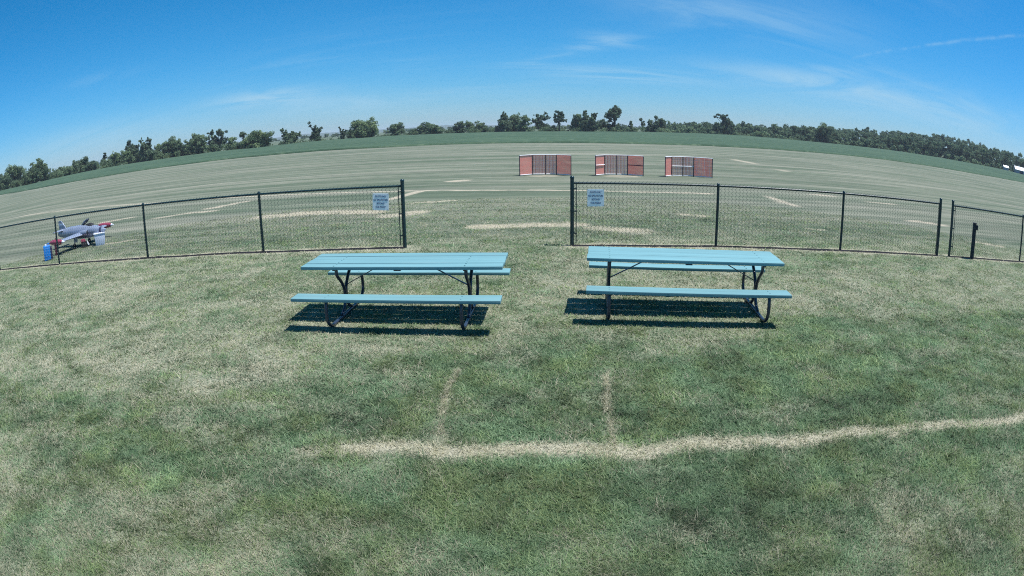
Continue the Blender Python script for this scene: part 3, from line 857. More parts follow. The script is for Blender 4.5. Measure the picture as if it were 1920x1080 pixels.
# ------------------------------------------------------------------ orange pilot barriers on the field
M['net'] = leaf_mat('orange_netting', (0.93, 0.430, 0.380), (0.93, 0.430, 0.380), 0.5)
def barrier(xs, y0, label, mids, dark_right):
    """xs: x of the five posts; the outer two stand nearer the camera"""
    ys = [y0 - 0.55, y0, y0 + 0.02, y0, y0 - 0.55]; H = 0.93
    b = empty('pilot_barrier', (xs[2], y0, gz1(xs[2], y0)))
    tag(b, label, 'barrier', 'orange net barriers at the pilot stations')
    P = [Vector((x - xs[2], y - y0, 0)) for x, y in zip(xs, ys)]
    for p in P:
        MB().box((p.x, p.y, H / 2 - 0.06), (0.034, 0.034, H + 0.1)).build('post', M['netpost'], b)
    for i in range(4):
        a, c = P[i], P[i + 1]; d = (c - a).normalized(); L = (c - a).length
        f = Vector((0, -0.024, 0)); wing = i in (0, 3)
        MB().tube([a + Vector((0, 0, H)), c + Vector((0, 0, H))], 0.018, 8).build('top_rail', M['pvc'], b, smooth=True)
        MB().tube([a + d * 0.03 + Vector((0, -0.02, 0.035)), c - d * 0.03 + Vector((0, -0.02, 0.035))], 0.019, 8).build('bottom_rail', M['pvc'], b, smooth=True)
        if i in mids:
            MB().tube([a + d * 0.02 + Vector((0, -0.03, H * 0.52)), c - d * 0.02 + Vector((0, -0.03, H * 0.52))], 0.019, 8).build('mid_rail', M['netpost'] if (dark_right and i == 3) else M['pvc'], b, smooth=True)
        mb = MB(); z0, z1 = 0.05, H - 0.03
        ph, hh, pv, wv = (0.040, 0.026, 0.055, 0.018) if wing else (0.046, 0.024, 0.062, 0.015)
        k = int((z1 - z0) / ph)
        for q in range(k + 1):
            z = z0 + q * (z1 - z0) / k
            mb.box(((a.x + c.x) / 2, (a.y + c.y) / 2 + 0.02, z), (L, 0.003, hh), Matrix.Rotation(math.atan2(d.y, d.x), 3, 'Z'))
        k = int(L / pv)
        for q in range(k + 1):
            c2 = a + d * (q * L / k)
            mb.box((c2.x, c2.y + 0.030, (z0 + z1) / 2), (wv, 0.003, z1 - z0), Matrix.Rotation(math.atan2(d.y, d.x), 3, 'Z'))
        mb.build('netting', M['net'], b)
        if not wing or (i == 3 and dark_right is None):
            mb = MB(); k = 7
            for q in range(1, k):
                c2 = a + d * (q * L / k)
                mb.box((c2.x, c2.y - 0.012, (z0 + z1) / 2), (0.010, 0.010, z1 - z0))
            for q in range(1, 7):
                z = z0 + q * (z1 - z0) / 7
                mb.box(((a.x + c.x) / 2, (a.y + c.y) / 2 - 0.003, z), (L, 0.006, 0.006), Matrix.Rotation(math.atan2(d.y, d.x), 3, 'Z'))
            mb.build('wire_grid', M['gridwire'], b)
    return b


barrier([0.42, 1.02, 1.62, 2.12, 2.74], 28.0, 'orange net barrier with plain panels, leftmost of the three on the field', (), False)
barrier([3.86, 4.37, 4.92, 5.45, 6.09], 28.0, 'orange net barrier with rails across its side panels, middle of the three', (0, 3), True)
barrier([7.12, 7.58, 8.14, 8.68, 9.45], 27.9, 'orange net barrier with a white mid rail, rightmost of the three on the field', (1, 2), None)


# ------------------------------------------------------------------ model jet and field gear
M['silver'] = pmat('silver_skin', (0.25, 0.30, 0.40), 0.4, metal=0.25, var=0.10, vscale=7)
M['red'] = pmat('red_paint', (0.27, 0.045, 0.080), 0.4)
M['dark'] = pmat('black_rubber', (0.015, 0.016, 0.02), 0.7)
M['blue'] = pmat('blue_plastic', (0.018, 0.200, 0.600), 0.4, var=0.05)
M['navy'] = pmat('navy_fabric', (0.025, 0.028, 0.075), 0.8)
M['white'] = pmat('white_plastic', (0.72, 0.75, 0.82), 0.45)
M['glass'] = pmat('smoked_canopy', (0.05, 0.06, 0.09), 0.15, spec=0.6)
M['tub'] = pmat('frosted_tub', (0.60, 0.66, 0.80), 0.4)


def wing_mesh(root, tip, rc, tc, sweep, th):
    """tapered wing panel from y=root to y=tip (local), chord along x"""
    mb = MB(); k = 0
    for y, c, x0 in ((root, rc, 0.0), (tip, tc, sweep)):
        for q, tt in ((0.5, 0.0), (0.42, 0.5), (0.2, 0.95), (-0.1, 0.8), (-0.5, 0.04), (-0.1, -0.5), (0.2, -0.55), (0.42, -0.4)):
            mb.v.append((x0 + q * c, y, tt * th * c / rc))
    n = 8
    for i in range(n): mb.f.append((i, (i + 1) % n, n + (i + 1) % n, n + i))
    mb.f.append(tuple(range(n))); mb.f.append(tuple(reversed(range(n, 2 * n))))
    return mb


def model_jet(x, y, heading):
    j = empty('model_jet', (x, y, gz1(x, y)), heading)          # nose along +x, starboard is -y
    tag(j, 'silver model jet with red wingtip tanks, parked behind the left fence', 'model aircraft')
    zc = 0.41; Lh = 1.24
    prof = [(-Lh, 0.085), (-1.18, 0.105), (-0.9, 0.150), (-0.5, 0.190), (0.0, 0.205), (0.35, 0.195), (0.62, 0.170), (0.86, 0.130), (1.06, 0.080), (1.18, 0.040), (Lh, 0.006)]
    MB().lathe(prof, (0, 0, zc), (1, 0, 0), 20).build('fuselage', M['silver'], j, smooth=True)
    MB().lathe([(-Lh - 0.03, 0.075), (-Lh + 0.06, 0.085)], (0, 0, zc), (1, 0, 0), 16).build('tailpipe', M['dark'], j, smooth=True)
    for s in (-1, 1):
        wg = wing_mesh(0.10 * s, 1.18 * s, 0.62, 0.34, -0.03, 0.075).build('wing', M['silver'], j, smooth=True); wg.location = (0.02, 0, zc - 0.06)
        tk = MB().lathe([(-0.44, 0.004), (-0.36, 0.035), (-0.2, 0.075), (0.02, 0.088), (0.22, 0.076), (0.34, 0.045)], (-0.02, 1.24 * s, zc - 0.05), (1, 0, 0), 14).build('tip_tank', M['red'], j, smooth=True)
        MB().lathe([(0.335, 0.046), (0.42, 0.022), (0.47, 0.003)], (-0.02, 1.24 * s, zc - 0.05), (1, 0, 0), 12).build('tank_nose', M['white'], tk, smooth=True)
        MB().lathe([(-0.54, 0.003), (-0.44, 0.018), (-0.37, 0.033)], (-0.02, 1.24 * s, zc - 0.05), (1, 0, 0), 12).build('tank_tail', M['silver'], tk, smooth=True)
        ik = MB().lathe([(-0.34, 0.02), (-0.1, 0.075), (0.16, 0.085), (0.2, 0.075)], (0.30, 0.175 * s, zc - 0.01), (1, 0, 0), 12).build('intake', M['silver'], j, smooth=True)
        MB().lathe([(0.195, 0.066), (0.204, 0.066)], (0.30, 0.175 * s, zc - 0.01), (1, 0, 0), 12).build('intake_mouth', M['dark'], ik)
        st = wing_mesh(0.05 * s, 0.46 * s, 0.32, 0.18, -0.05, 0.04).build('tailplane', M['silver'], j, smooth=True); st.location = (-1.02, 0, zc + 0.11)
        # main gear
        g = MB().tube([(-0.05, 0.34 * s, zc - 0.06), (-0.03, 0.36 * s, 0.09)], 0.014, 8).build('main_gear_leg', M['silver'], j, smooth=True)
        MB().lathe([(-0.024, 0.05), (-0.018, 0.068), (0.018, 0.068), (0.024, 0.05)], (-0.03, 0.375 * s, 0.072), (0, 1, 0), 16).build('wheel', M['dark'], g, smooth=True)
        MB().box((0.03, 0.335 * s, 0.24), (0.16, 0.010, 0.16)).build('gear_door', M['silver'], j, bevel=0.003, seg=1)
    fin = MB().prism([(-1.22, zc + 0.08), (-0.78, zc + 0.12), (-1.05, zc + 0.37), (-1.11, zc + 0.40), (-1.25, zc + 0.39)], -0.012, 0.012).build('tail_fin', M['silver'], j, bevel=0.006)
    MB().prism([(-1.243, zc + 0.26), (-0.95, zc + 0.26), (-0.98, zc + 0.31), (-1.243, zc + 0.31)], -0.014, 0.014).build('fin_stripe', M['white'], fin)
    # cockpit opened, canopy tilted up behind it
    MB().lathe([(-0.20, 0.02), (-0.12, 0.075), (0.05, 0.095), (0.18, 0.07), (0.24, 0.02)], (0.44, 0, zc + 0.145), (1, 0, 0), 14).build('cockpit_tub', M['dark'], j, smooth=True)
    cn = MB().lathe([(-0.36, 0.012), (-0.26, 0.06), (0.0, 0.095), (0.2, 0.085), (0.32, 0.04), (0.36, 0.01)], (0, 0, 0), (1, 0, 0), 16, 0.9).build('canopy', M['glass'], j, smooth=True)
    cn.location = (0.24, 0.0, zc + 0.27); cn.rotation_euler = (0, R(-24), 0); cn.scale = (0.62, 0.7, 0.6)
    MB().tube([(0.02, 0.05, zc + 0.16), (0.12, 0.05, zc + 0.30)], 0.008, 6).build('canopy_strut', M['silver'], j)
    ng = MB().tube([(0.80, 0, zc - 0.12), (0.84, 0, 0.08)], 0.013, 8).build('nose_gear_leg', M['silver'], j, smooth=True)
    MB().lathe([(-0.02, 0.04), (-0.015, 0.055), (0.015, 0.055), (0.02, 0.04)], (0.85, 0, 0.058), (0, 1, 0), 14).build('nose_wheel', M['dark'], ng, smooth=True)
    MB().lathe([(0.98, 0.105), (1.02, 0.094), (1.06, 0.083)], (0, 0, zc + 0.0), (1, 0, 0), 18).build('nose_band', M['navy'], j, smooth=True)
    return j


JET = (-12.52, 13.66)
hd_az = R(-41.5)
dd = Vector((math.sin(hd_az), math.cos(hd_az), 0)); er = Vector((dd.y, -dd.x, 0))
alpha = R(46)
hv = er * math.cos(alpha) - dd * math.sin(alpha)
model_jet(JET[0], JET[1], math.atan2(hv.y, hv.x))

can = empty('fuel_container', (-12.50, 11.78, gz1(-12.5, 11.78)), R(46))
tag(can, 'bright blue fuel container with white cap behind the left fence', 'container')
MB().box((0, 0, 0.20), (0.24, 0.17, 0.40)).build('body', M['blue'], can, bevel=0.025, seg=3, smooth=True)
MB().box((0, -0.087, 0.22), (0.15, 0.008, 0.22)).build('front_panel', M['blue'], can, bevel=0.003, seg=1)
MB().lathe([(0.39, 0.040), (0.435, 0.040), (0.44, 0.034)], (-0.03, 0, 0), n=14).build('cap', M['white'], can, smooth=True)
MB().tube(curve_pts([(0.02, 0, 0.395), (0.03, 0, 0.44), (0.08, 0, 0.45), (0.10, 0, 0.40)], 4), 0.012, 8).build('handle', M['blue'], can, smooth=True)
MB().box((0.155, 0.0, 0.185), (0.065, 0.16, 0.35)).build('side_pouch', M['navy'], can, bevel=0.015, smooth=True)

ex = empty('fire_extinguisher', (-12.66, 12.42, gz1(-12.6, 12.4)), R(20))
tag(ex, 'red fire extinguisher standing behind the fence near the blue container', 'extinguisher')
MB().lathe([(0, 0.062), (0.01, 0.068), (0.34, 0.068), (0.39, 0.05), (0.42, 0.022), (0.45, 0.020)], n=16).build('cylinder', M['red'], ex, smooth=True)
MB().box((0.02, 0, 0.47), (0.09, 0.025, 0.03)).build('valve', M['dark'], ex, bevel=0.004, seg=1)
MB().tube(curve_pts([(0.05, 0, 0.46), (0.10, 0, 0.40), (0.085, 0, 0.25), (0.075, 0, 0.15)], 4), 0.010, 6).build('hose', M['dark'], ex, smooth=True)

tb = empty('storage_tub', (-11.55, 13.50, gz1(-11.5, 13.5)), R(38))
tag(tb, 'pale frosted storage tub beside the model jet nose', 'tub')
mb = MB()
for (z, sx, sy) in ((0.0, 0.15, 0.12), (0.33, 0.185, 0.15)):
    for a, b in ((-sx, -sy), (sx, -sy), (sx, sy), (-sx, sy)): mb.v.append((a, b, z))
mb.f += [(0, 3, 2, 1), (4, 5, 6, 7), (0, 1, 5, 4), (1, 2, 6, 5), (2, 3, 7, 6), (3, 0, 4, 7)]
mb.build('tub_body', M['tub'], tb, bevel=0.012, smooth=True)
MB().box((0, 0, 0.342), (0.395, 0.325, 0.03)).build('lid', M['white'], tb, bevel=0.008, smooth=True)

hc = empty('starter_case', (-12.13, 13.32, gz1(-12.1, 13.3)), R(48))
tag(hc, 'small red and white topped black case under the model jet wing', 'case')
MB().box((0, 0, 0.085), (0.20, 0.16, 0.17)).build('case_body', M['dark'], hc, bevel=0.02, smooth=True)
MB().prism([(-0.13, 0.165), (0.06, 0.165), (0.03, 0.235), (-0.10, 0.235)], -0.085, 0.085).build('case_lid', M['red'], hc, bevel=0.012, smooth=True)
MB().box((0.125, 0, 0.10), (0.05, 0.15, 0.12), Matrix.Rotation(R(-25), 3, 'Y')).build('side_flap', M['white'], hc, bevel=0.008)


# ------------------------------------------------------------------ trees
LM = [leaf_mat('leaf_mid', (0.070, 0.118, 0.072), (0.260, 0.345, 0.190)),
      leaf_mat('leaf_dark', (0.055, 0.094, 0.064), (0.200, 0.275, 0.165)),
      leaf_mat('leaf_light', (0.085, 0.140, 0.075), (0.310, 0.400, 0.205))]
BARK = pmat('bark', (0.055, 0.048, 0.042), 0.9, var=0.3, vscale=3)


def leaf_cloud(lobes, size, dens, rg, split=0):
    """leaf-clump faces spread through a set of ellipsoid lobes"""
    V = []; RN = []; sub = []
    for (cx, cy, cz, rx, ry, rz, tint) in lobes:
        for k in range(split):
            o3 = rg.normal(size=3); o3 = o3 / np.linalg.norm(o3) * rg.uniform(0.2, 1.12); f = rg.uniform(0.28, 0.56, 3)
            sub.append((cx + o3[0] * rx, cy + o3[1] * ry, cz + o3[2] * rz, rx * f[0], ry * f[1], rz * f[2], tint + rg.normal(0, 0.12)))
    for (cx, cy, cz, rx, ry, rz, tint) in (sub or lobes):
        n = max(6, int(dens * (rx * ry + ry * rz + rx * rz)))
        d = rg.normal(size=(n, 3)); d /= np.linalg.norm(d, axis=1)[:, None]
        rad = rg.uniform(0.0, 1.0, n) ** 0.38
        rad *= 0.82 + 0.36 * vnoise(d[:, 0] * 2.3 + cx * 3, d[:, 1] * 2.3 + d[:, 2] * 2.1 + cz * 3, 3)
        c = np.array([cx, cy, cz]) + d * rad[:, None] * np.array([rx, ry, rz])
        nn = d + np.array([0, 0, 0.25]) + 0.5 * rg.normal(size=(n, 3)); nn /= np.linalg.norm(nn, axis=1)[:, None]
        u = np.cross(nn, rg.normal(size=(n, 3))); u /= np.linalg.norm(u, axis=1)[:, None]; v = np.cross(nn, u)
        s = size * rg.uniform(0.6, 1.4, n)[:, None]
        q = np.stack([c - u * s, c - v * s * 0.6, c + u * s, c + v * s * 0.6], 1)
        V.append(q)
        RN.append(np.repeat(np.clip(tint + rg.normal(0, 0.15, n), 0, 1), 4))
    V = np.concatenate(V); n = len(V)
    return V.reshape(-1, 3), np.arange(n * 4, dtype=np.int32).reshape(n, 4), np.concatenate(RN)


def lobes_for(style, H, W, rg):
    L = []; r = W / 2

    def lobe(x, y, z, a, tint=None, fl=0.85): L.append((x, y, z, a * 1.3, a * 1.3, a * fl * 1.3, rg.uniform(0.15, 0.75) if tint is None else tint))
    if style in ('r', 'R', 'b'):
        n = dict(r=11, R=18, b=8)[style]; z0 = 0.10 if style != 'R' else 0.14
        for i in range(n):
            t = rg.uniform(z0, 0.90); prof = math.sin(min(1.0, 0.30 + t * 0.95) * math.pi * 0.80) ** 0.7 if style != 'b' else math.cos(t * 1.2) ** 0.5
            a = rg.uniform(0, 6.28); q = r * prof * rg.uniform(0.15, 0.78)
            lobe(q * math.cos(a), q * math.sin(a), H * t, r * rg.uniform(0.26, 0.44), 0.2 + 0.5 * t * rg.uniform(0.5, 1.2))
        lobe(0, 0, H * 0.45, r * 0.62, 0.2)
        lobe(rg.uniform(-.2, .2) * r, 0, H - r * 0.3, r * 0.3)
        for sx in (-1, 1): lobe(sx * r * 0.70, rg.uniform(-.2, .2) * r, H * rg.uniform(0.3, 0.55), r * 0.30)
    elif style == 's':                 # upright, spiky, several leaders
        for i in range(5):
            bx = rg.uniform(-0.62, 0.62) * r; top = H * (1 if i == 0 else rg.uniform(0.62, 0.95))
            for k in range(4):
                t = 0.3 + 0.7 * k / 3; lobe(bx * (0.5 + 0.6 * t) + rg.uniform(-.1, .1) * r, rg.uniform(-.4, .4) * r, top * t - r * 0.12, r * (0.42 - 0.24 * k / 3), None, 1.15)
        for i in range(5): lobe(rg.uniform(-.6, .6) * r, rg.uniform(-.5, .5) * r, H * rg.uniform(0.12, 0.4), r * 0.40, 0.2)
    elif style == 'a':                 # open crown, gaps between tufts
        for i in range(13):
            a = rg.uniform(0, 6.28); q = r * rg.uniform(0.25, 0.95); t = rg.uniform(0.34, 0.97) - 0.25 * (q / r) ** 2 * rg.uniform(0, 1)
            lobe(q * math.cos(a), q * math.sin(a), H * t, r * rg.uniform(0.13, 0.27))
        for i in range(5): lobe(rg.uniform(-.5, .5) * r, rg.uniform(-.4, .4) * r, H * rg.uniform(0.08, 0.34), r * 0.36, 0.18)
    elif style == 'v':                 # forked, ragged arms
        for s, hgt in ((-1, 1.0), (0.15, 0.80), (1, 0.72), (0.6, 0.55)):
            for k in range(5):
                t = k / 4; lobe(s * r * (0.12 + 0.78 * t ** 1.3) + rg.uniform(-.1, .1) * r, rg.uniform(-.2, .2) * r, H * (0.30 + (hgt - 0.34) * t), r * (0.30 - 0.15 * t), 0.3)
        for i in range(4): lobe(rg.uniform(-.35, .35) * r, rg.uniform(-.3, .3) * r, H * rg.uniform(0.1, 0.38), r * 0.36, 0.25)
    elif style == 'c':                 # tiered cone
        for k in range(7):
            t = k / 6
            for q in range(3):
                a = rg.uniform(0, 6.28); rr_ = r * (1 - 0.78 * t) * 0.6; lobe(rr_ * math.cos(a), rr_ * math.sin(a), H * (0.10 + 0.86 * t), r * (0.42 - 0.27 * t), 0.35, 0.6)
    elif style == 't':                 # slim bare trunk with a tuft
        for i in range(9): lobe(rg.uniform(-.55, .55) * r - 0.12 * r, rg.uniform(-.5, .5) * r, H * rg.uniform(0.52, 0.94), r * rg.uniform(0.22, 0.36), 0.4)
        lobe(r * 0.78, 0, H * 0.55, r * 0.26); lobe(-r * 0.35, 0, H * 0.97 - 0.1, r * 0.2)
    elif style == 'T':                 # tall umbrella crown over visible trunks
        for i in range(15):
            a = rg.uniform(0, 6.28); q = r * rg.uniform(0.1, 0.74); lobe(q * math.cos(a), q * math.sin(a), H * rg.uniform(0.66, 0.95) - 0.07 * H * (q / r), r * rg.uniform(0.20, 0.33), 0.45)
        lobe(-r * 0.75, 0, H * 0.66, r * 0.26); lobe(-r * 0.5, 0, H * 0.48, r * 0.20)
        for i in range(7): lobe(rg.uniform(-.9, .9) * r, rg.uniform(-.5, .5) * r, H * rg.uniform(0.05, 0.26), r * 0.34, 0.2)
    elif style == 'w':                 # windswept, leaning left at the top
        for i in range(16):
            t = rg.uniform(0.10, 0.95); lobe(r * (0.28 - 0.55 * t ** 2) + rg.uniform(-.5, .5) * r * (1 - 0.55 * t), rg.uniform(-.5, .5) * r * (1 - 0.4 * t), H * t, r * rg.uniform(0.26, 0.40) * (1 - 0.3 * t), 0.3)
        for s in (0.55, 0.72, 0.9): lobe(-r * s, 0, H * (0.97 - 0.10 * (s > 0.8)), r * 0.17, 0.4, 0.6)
    return L


def tree(x, y, H, W, style, leaf, label, seed):
    rg = np.random.default_rng(seed); g = gz1(x, y)
    low = style == 'b'
    t = empty('shrub' if low else 'field_tree', (x, y, g - 0.05), -math.atan2(x, y))
    tag(t, label, 'shrub' if low else 'tree', 'shrubs along the far field edge' if low else 'trees along the far field edge')
    if style in 'rRsb': W *= 1.28
    L = lobes_for(style, H, W, rg)
    if style in 'atvTs': L = [(a_, b_, c_, q1 * 1.25, q2 * 1.25, q3 * 1.25, tn) for a_, b_, c_, q1, q2, q3, tn in L]
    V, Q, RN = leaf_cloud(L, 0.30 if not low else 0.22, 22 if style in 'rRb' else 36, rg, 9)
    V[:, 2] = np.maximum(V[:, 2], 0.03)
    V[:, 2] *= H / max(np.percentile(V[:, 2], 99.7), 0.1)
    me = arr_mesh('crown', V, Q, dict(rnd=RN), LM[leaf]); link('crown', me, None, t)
    mb = MB(); r0 = 0.035 * H if not low else 0.03 * H
    lean = -0.05 * W if style in 'wT' else 0.0
    tops = [(lean, 0, H * 0.62)]
    mb.tube([(0, 0, -0.1), (lean * 0.2, 0.02, H * 0.22), (lean * 0.6, 0, H * 0.45), tops[0]], [r0 * 1.2, r0 * 0.9, r0 * 0.65, r0 * 0.3], 7)
    for (cx, cy, cz, a, _, _, _) in L:
        if cz > H * 0.4 and rg.uniform() < 0.75:
            zs = min(H * rg.uniform(0.22, 0.42), cz * 0.7); mb.tube([(lean * zs / H, 0, zs), (cx * 0.55, cy * 0.55, zs + (cz - zs) * 0.55), (cx, cy, cz)], [r0 * 0.5, r0 * 0.33, r0 * 0.12], 5)
    mb.build('trunk', BARK, t, smooth=True)
    return t


TREES = [
 (-172.0, 137.2, 5.8, 6.7, 'r', 1, 'dark tree cut off by the left edge of the picture'),
 (-172.8, 145.6, 8.2, 9.4, 'r', 0, 'broad mid green tree just left of the big round tree at the far left'),
 (-159.4, 146.5, 7.9, 9.2, 'R', 0, 'big dense round tree, tallest at the far left end of the tree row'),
 (-164.9, 161.8, 2.5, 5.0, 'b', 2, 'low pale shrub right beside the big round tree at far left'),
 (-158.6, 160.8, 3.7, 5.8, 'r', 0, 'low tree second right of the big round far left tree'),
 (-154.2, 162.1, 3.4, 4.8, 'r', 0, 'small rounded tree in the dip of the left tree row'),
 (-155.1, 170.9, 5.3, 6.8, 's', 1, 'spiky topped tree just right of the dip in the left row'),
 (-145.6, 168.1, 3.6, 4.6, 'r', 1, 'short dark tree left of the tiered conifer-like tree'),
 (-150.7, 183.2, 6.0, 4.8, 'c', 1, 'tiered pointed tree in the left row, above the silver jet'),
 (-144.1, 182.7, 5.4, 5.1, 'r', 2, 'bushy lighter tree right of the tiered pointed tree'),
 (-139.5, 184.3, 5.5, 4.1, 'r', 2, 'narrow light green tree left of the paired spiky trees'),
 (-141.0, 191.8, 8.7, 6.6, 's', 1, 'left of two tall spiky trees side by side in the left row'),
 (-131.8, 188.1, 8.6, 4.9, 's', 1, 'right of two tall spiky trees side by side in the left row'),
 (-135.7, 202.8, 6.3, 4.5, 'r', 2, 'bright green tree between the spiky pair and a broad round tree'),
 (-128.4, 200.4, 8.0, 7.7, 'R', 0, 'broad flat-topped tree in the middle of the left row'),
 (-122.4, 200.6, 6.9, 5.1, 'r', 0, 'round tree joined to the right of the broad flat-topped tree'),
 (-122.4, 207.6, 5.5, 3.4, 'r', 1, 'narrow dark tree filling the notch right of the flat-topped tree'),
 (-114.5, 200.6, 7.8, 6.9, 'R', 0, 'rounded tree with twig tips, just left of the open spiky crown'),
 (-113.6, 215.1, 8.8, 8.5, 'a', 1, 'open ragged crown, highest tree near the right end of the left row'),
 (-102.1, 206.0, 5.0, 4.2, 'r', 2, 'small light green tree right of the open ragged crown'),
 (-95.4, 200.6, 3.0, 3.6, 'b', 1, 'very dark round shrub at the foot of a slim pale tree'),
 (-96.5, 205.3, 6.6, 2.9, 't', 0, 'slim narrow tree rising behind a very dark round shrub'),
 (-84.6, 192.1, 5.9, 8.3, 'R', 2, 'wide tree with pale lower boughs, last of the left row'),
 (-80.5, 213.9, 5.8, 7.3, 'v', 0, 'lone tree with bare forked arms, first right of the left row'),
 (-72.6, 220.4, 7.6, 5.1, 'v', 1, 'lone dark forked tree leaning left on the open skyline'),
 (-64.6, 230.6, 5.2, 2.7, 'v', 1, 'thin scraggly sapling between the dark forked tree and the round tree'),
 (-63.4, 240.9, 2.4, 3.7, 'b', 1, 'dark shrub at the left foot of the large round skyline tree'),
 (-57.5, 236.4, 7.5, 10.4, 'R', 2, 'large round spreading tree alone on the skyline, left of centre'),
 (-47.5, 254.6, 5.7, 5.9, 'r', 0, 'medium rounded tree right of the large round skyline tree'),
 (-40.1, 249.8, 2.8, 4.4, 'b', 1, 'low dark shrub between the medium tree and the wide dome tree'),
 (-32.7, 247.9, 4.9, 9.1, 'R', 0, 'wide dome-shaped tree left of three joined round trees'),
 (-25.1, 254.8, 2.2, 3.3, 'b', 1, 'small shrub right of the wide dome-shaped tree'),
 (-19.8, 245.2, 5.0, 4.3, 'r', 1, 'left of three joined round trees near the picture centre'),
 (-17.0, 258.4, 5.1, 4.5, 'r', 0, 'middle of three joined round trees near the picture centre'),
 (-12.0, 252.7, 4.8, 5.9, 'r', 0, 'right of three joined round trees near the picture centre'),
 (-3.0, 250.0, 7.8, 5.6, 's', 1, 'tall tree at the left end of the central clump'),
 (2.3, 256.0, 7.6, 6.2, 'R', 0, 'full round tree second from left in the central clump'),
 (6.0, 245.9, 6.9, 4.7, 'r', 2, 'lighter green tree third from left in the central clump'),
 (12.9, 258.7, 8.3, 7.2, 'a', 1, 'airy arching tree at the right end of the central clump'),
 (17.8, 252.4, 2.9, 4.8, 'b', 1, 'dark low shrub below the slim tufted tree above the left barrier'),
 (20.2, 249.2, 8.9, 5.2, 't', 1, 'slim trunked tufted tree standing alone above the left barrier'),
 (28.0, 254.5, 7.5, 6.0, 'r', 0, 'full tree right of the slim tufted tree'),
 (32.2, 244.9, 8.6, 4.9, 's', 1, 'pointed taller tree left of the tallest umbrella-topped tree'),
 (39.6, 259.4, 5.6, 5.9, 'b', 1, 'bushy dark shrub at the left foot of the tallest umbrella tree'),
 (44.2, 254.9, 11.1, 8.1, 'T', 1, 'tallest tree on the skyline, umbrella crown over bare trunks'),
 (50.8, 253.6, 5.0, 2.9, 'c', 0, 'small conical tree right of the tallest umbrella tree'),
 (57.4, 261.3, 6.4, 2.8, 't', 1, 'narrow upright tree between small cone and a ragged crown'),
 (59.8, 254.0, 7.3, 5.3, 'a', 1, 'ragged crowned tree at the right end of the skyline row'),
 (67.8, 269.2, 6.5, 4.6, 'r', 1, 'dark round tree that closes the skyline row on the right'),
 (102.5, 277.7, 10.1, 10.5, 'w', 1, 'lone windswept tree leaning left, above the right barrier'),
 (119.9, 275.0, 3.2, 4.6, 'b', 2, 'bright green shrub before the wood, right of the windswept tree'),
 (153.5, 264.7, 9.7, 11.4, 'R', 1, 'large dark tree standing out at the front of the right wood'),
]
for i, (x, y, H, W, st, lf, lab) in enumerate(TREES):
    tree(x, y, H, W, st, lf, lab, 100 + i)


def foliage_mass(name, lobes, size, dens, mat, label, cat, seed):
    rg = np.random.default_rng(seed)
    V, Q, RN = leaf_cloud(lobes, size, dens, rg, 4)
    V[:, 2] = np.maximum(V[:, 2], terrain(V[:, 0], V[:, 1]) + 0.02)
    me = arr_mesh(name, V, Q, dict(rnd=RN), mat)
    return tag(link(name, me, None), label, cat, kind='stuff')


# scrub along the foot of the tree line
rg = np.random.default_rng(5); lb = []
for k in range(560):
    a = rg.uniform(-56, 34); T = float(np.interp(a, T_AZ, T_DIST)) + rg.uniform(-3, 10)
    if -23.5 < a < -5.5 and rg.uniform() < 0.2: continue
    x, y = T * math.sin(R(a)), T * math.cos(R(a)); s = rg.uniform(0.5, 1.35) * (2.0 if a < -23.5 else 1.5 if -4 < a < 15 else 0.85)
    lb.append((x, y, gz1(x, y) + s * 0.55, s * 1.7, s * 1.2, s, rg.uniform(0.1, 0.8)))
foliage_mass('scrub', lb, 0.22, 18, LM[0], 'low tangled scrub along the foot of the far trees', 'scrub', 8)

# the wood on the right: rows of crowns climbing a low hill
rg = np.random.default_rng(6); lb = []
for k in range(760):
    a = rg.uniform(13.5, 60); T = float(np.interp(a, T_AZ, T_DIST)); u = rg.uniform(0, 1) ** 1.25
    d = T + 6 + 185 * u
    x, y = d * math.sin(R(a)), d * math.cos(R(a)); g = gz1(x, y)
    full = np.interp(a, [13, 17, 24, 33, 45, 60], [3.6, 5.2, 6.8, 8.0, 9.2, 9.2]); h = full * rg.uniform(0.80, 1.10) * (0.6 if u < 0.05 and a < 36 else 1)
    wd = rg.uniform(2.6, 4.4)
    lb.append((x, y, g + h - wd * 0.62, wd, wd, wd * 0.72, rg.uniform(0.15, 0.65)))
    if u < 0.35: lb.append((x, y, g + h * 0.34, wd, wd, h * 0.40, rg.uniform(0.0, 0.35)))
for k in range(150):                                    # brushy margin of the wood
    a = rg.uniform(14, 60); d = float(np.interp(a, T_AZ, T_DIST)) + rg.uniform(0, 9)
    x, y = d * math.sin(R(a)), d * math.cos(R(a)); q = rg.uniform(0.8, 1.9); lb.append((x, y, gz1(x, y) + q * 0.7, q * 2.0, q * 1.5, q, rg.uniform(0.3, 1.0)))
foliage_mass('far_wood', lb, 0.62, 7.5, leaf_mat('wood_leaf', (0.052, 0.092, 0.062), (0.200, 0.280, 0.160)), 'dense dark wood climbing the low hill at the right horizon', 'wood', 9)
# distant belt of trees behind the left row
lb = []
for k in range(260):
    a = rg.uniform(-58, 14); d = rg.uniform(520, 760); x, y = d * math.sin(R(a)), d * math.cos(R(a)); g = gz1(x, y)
    h = rg.uniform(3.0, 6.0) * (1.25 if a < -30 else 0.75); wd = rg.uniform(3, 6); lb.append((x, y, g + h * 0.5, wd, wd, h * 0.55, rg.uniform(0.1, 0.6)))
foliage_mass('far_tree_belt', lb, 0.8, 4, LM[1], 'hazy belt of distant trees behind the left tree row', 'wood', 10)

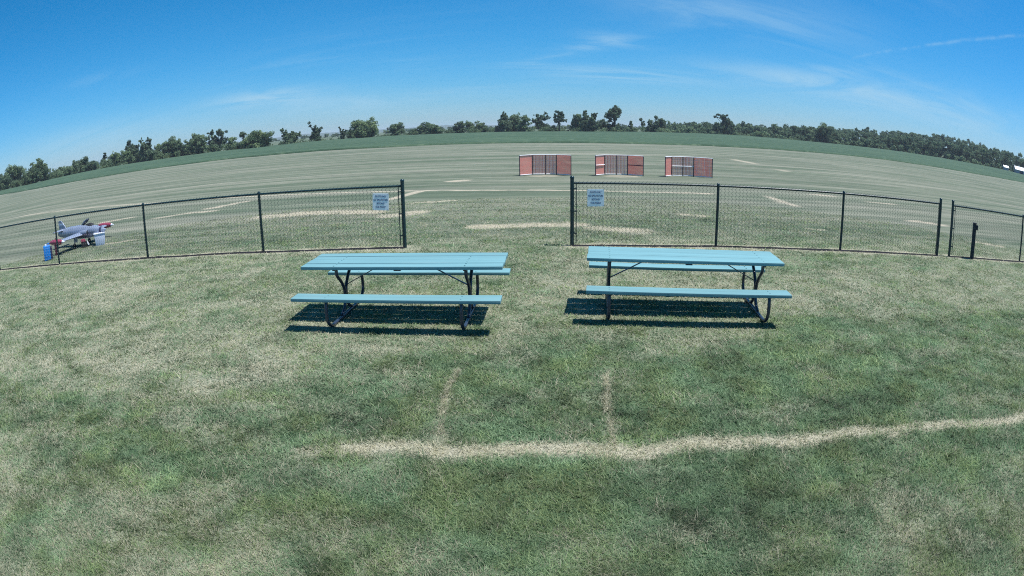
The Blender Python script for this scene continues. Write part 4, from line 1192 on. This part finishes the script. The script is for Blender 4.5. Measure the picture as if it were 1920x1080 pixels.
# ------------------------------------------------------------------ far buildings
M['barn_wall'] = pmat('barn_metal_wall', (0.30, 0.33, 0.38), 0.5, var=0.08, vscale=0.5, stretch=(4, 4, 0.2))
M['barn_roof'] = pmat('barn_white_roof', (0.80, 0.82, 0.84), 0.4, var=0.04, vscale=0.5)


def barn(x, y, rz, L, Wd, Hw, Hr, label, door=True):
    b = empty('barn', (x, y, gz1(x, y) - 0.1), rz); tag(b, label, 'barn')
    MB().prism([(-Wd / 2, 0), (Wd / 2, 0), (Wd / 2, Hw), (0, Hw + Hr), (-Wd / 2, Hw)], -L / 2, L / 2, 'yz').build('wall', M['barn_wall'], b)
    for s in (-1, 1):
        p0 = (s * (Wd / 2 + 0.4), Hw - 0.15 + 0.08); p1 = (0, Hw + Hr + 0.13)
        MB().prism([p0, p1, (p1[0], p1[1] + 0.14), (p0[0], p0[1] + 0.14)], -L / 2 - 0.4, L / 2 + 0.4, 'yz').build('roof', M['barn_roof'], b)
    if door:
        dr = MB().box((-L * 0.18, -Wd / 2 - 0.03, Hw * 0.42), (L * 0.2, 0.06, Hw * 0.82)).build('door', M['navy'], b)
        MB().box((L / 2 + 0.03, 0, Hw * 0.45), (0.06, Wd * 0.35, Hw * 0.85)).build('door', M['navy'], b)
        for q in (0.12, 0.30):
            MB().box((L * q, -Wd / 2 - 0.03, Hw * 0.6), (1.0, 0.06, 0.8)).build('window', M['glass'], b)
    return b


barn(247.5, 192.5, R(-40), 12, 7, 1.9, 1.5, 'grey farm building with white roof at the right edge, below the wood')
barn(236.5, 199.0, R(-30), 3.0, 2.6, 1.6, 0.8, 'tiny pale shed left of the white-roofed farm building', False)

# ------------------------------------------------------------------ haze
hm = bpy.data.materials.new('air'); hm.use_nodes = True; t = NT(hm.node_tree)
pv = t.n('ShaderNodeVolumePrincipled', None, Color=(0.80, 0.90, 1.0), Density=0.00022)
o = t.n('ShaderNodeOutputMaterial'); t.t.links.new(pv.outputs[0], o.inputs['Volume'])
hz = MB().box((0, 0, 13.0), (12400, 12400, 29.0)).build('haze', hm)
tag(hz, kind='stuff')
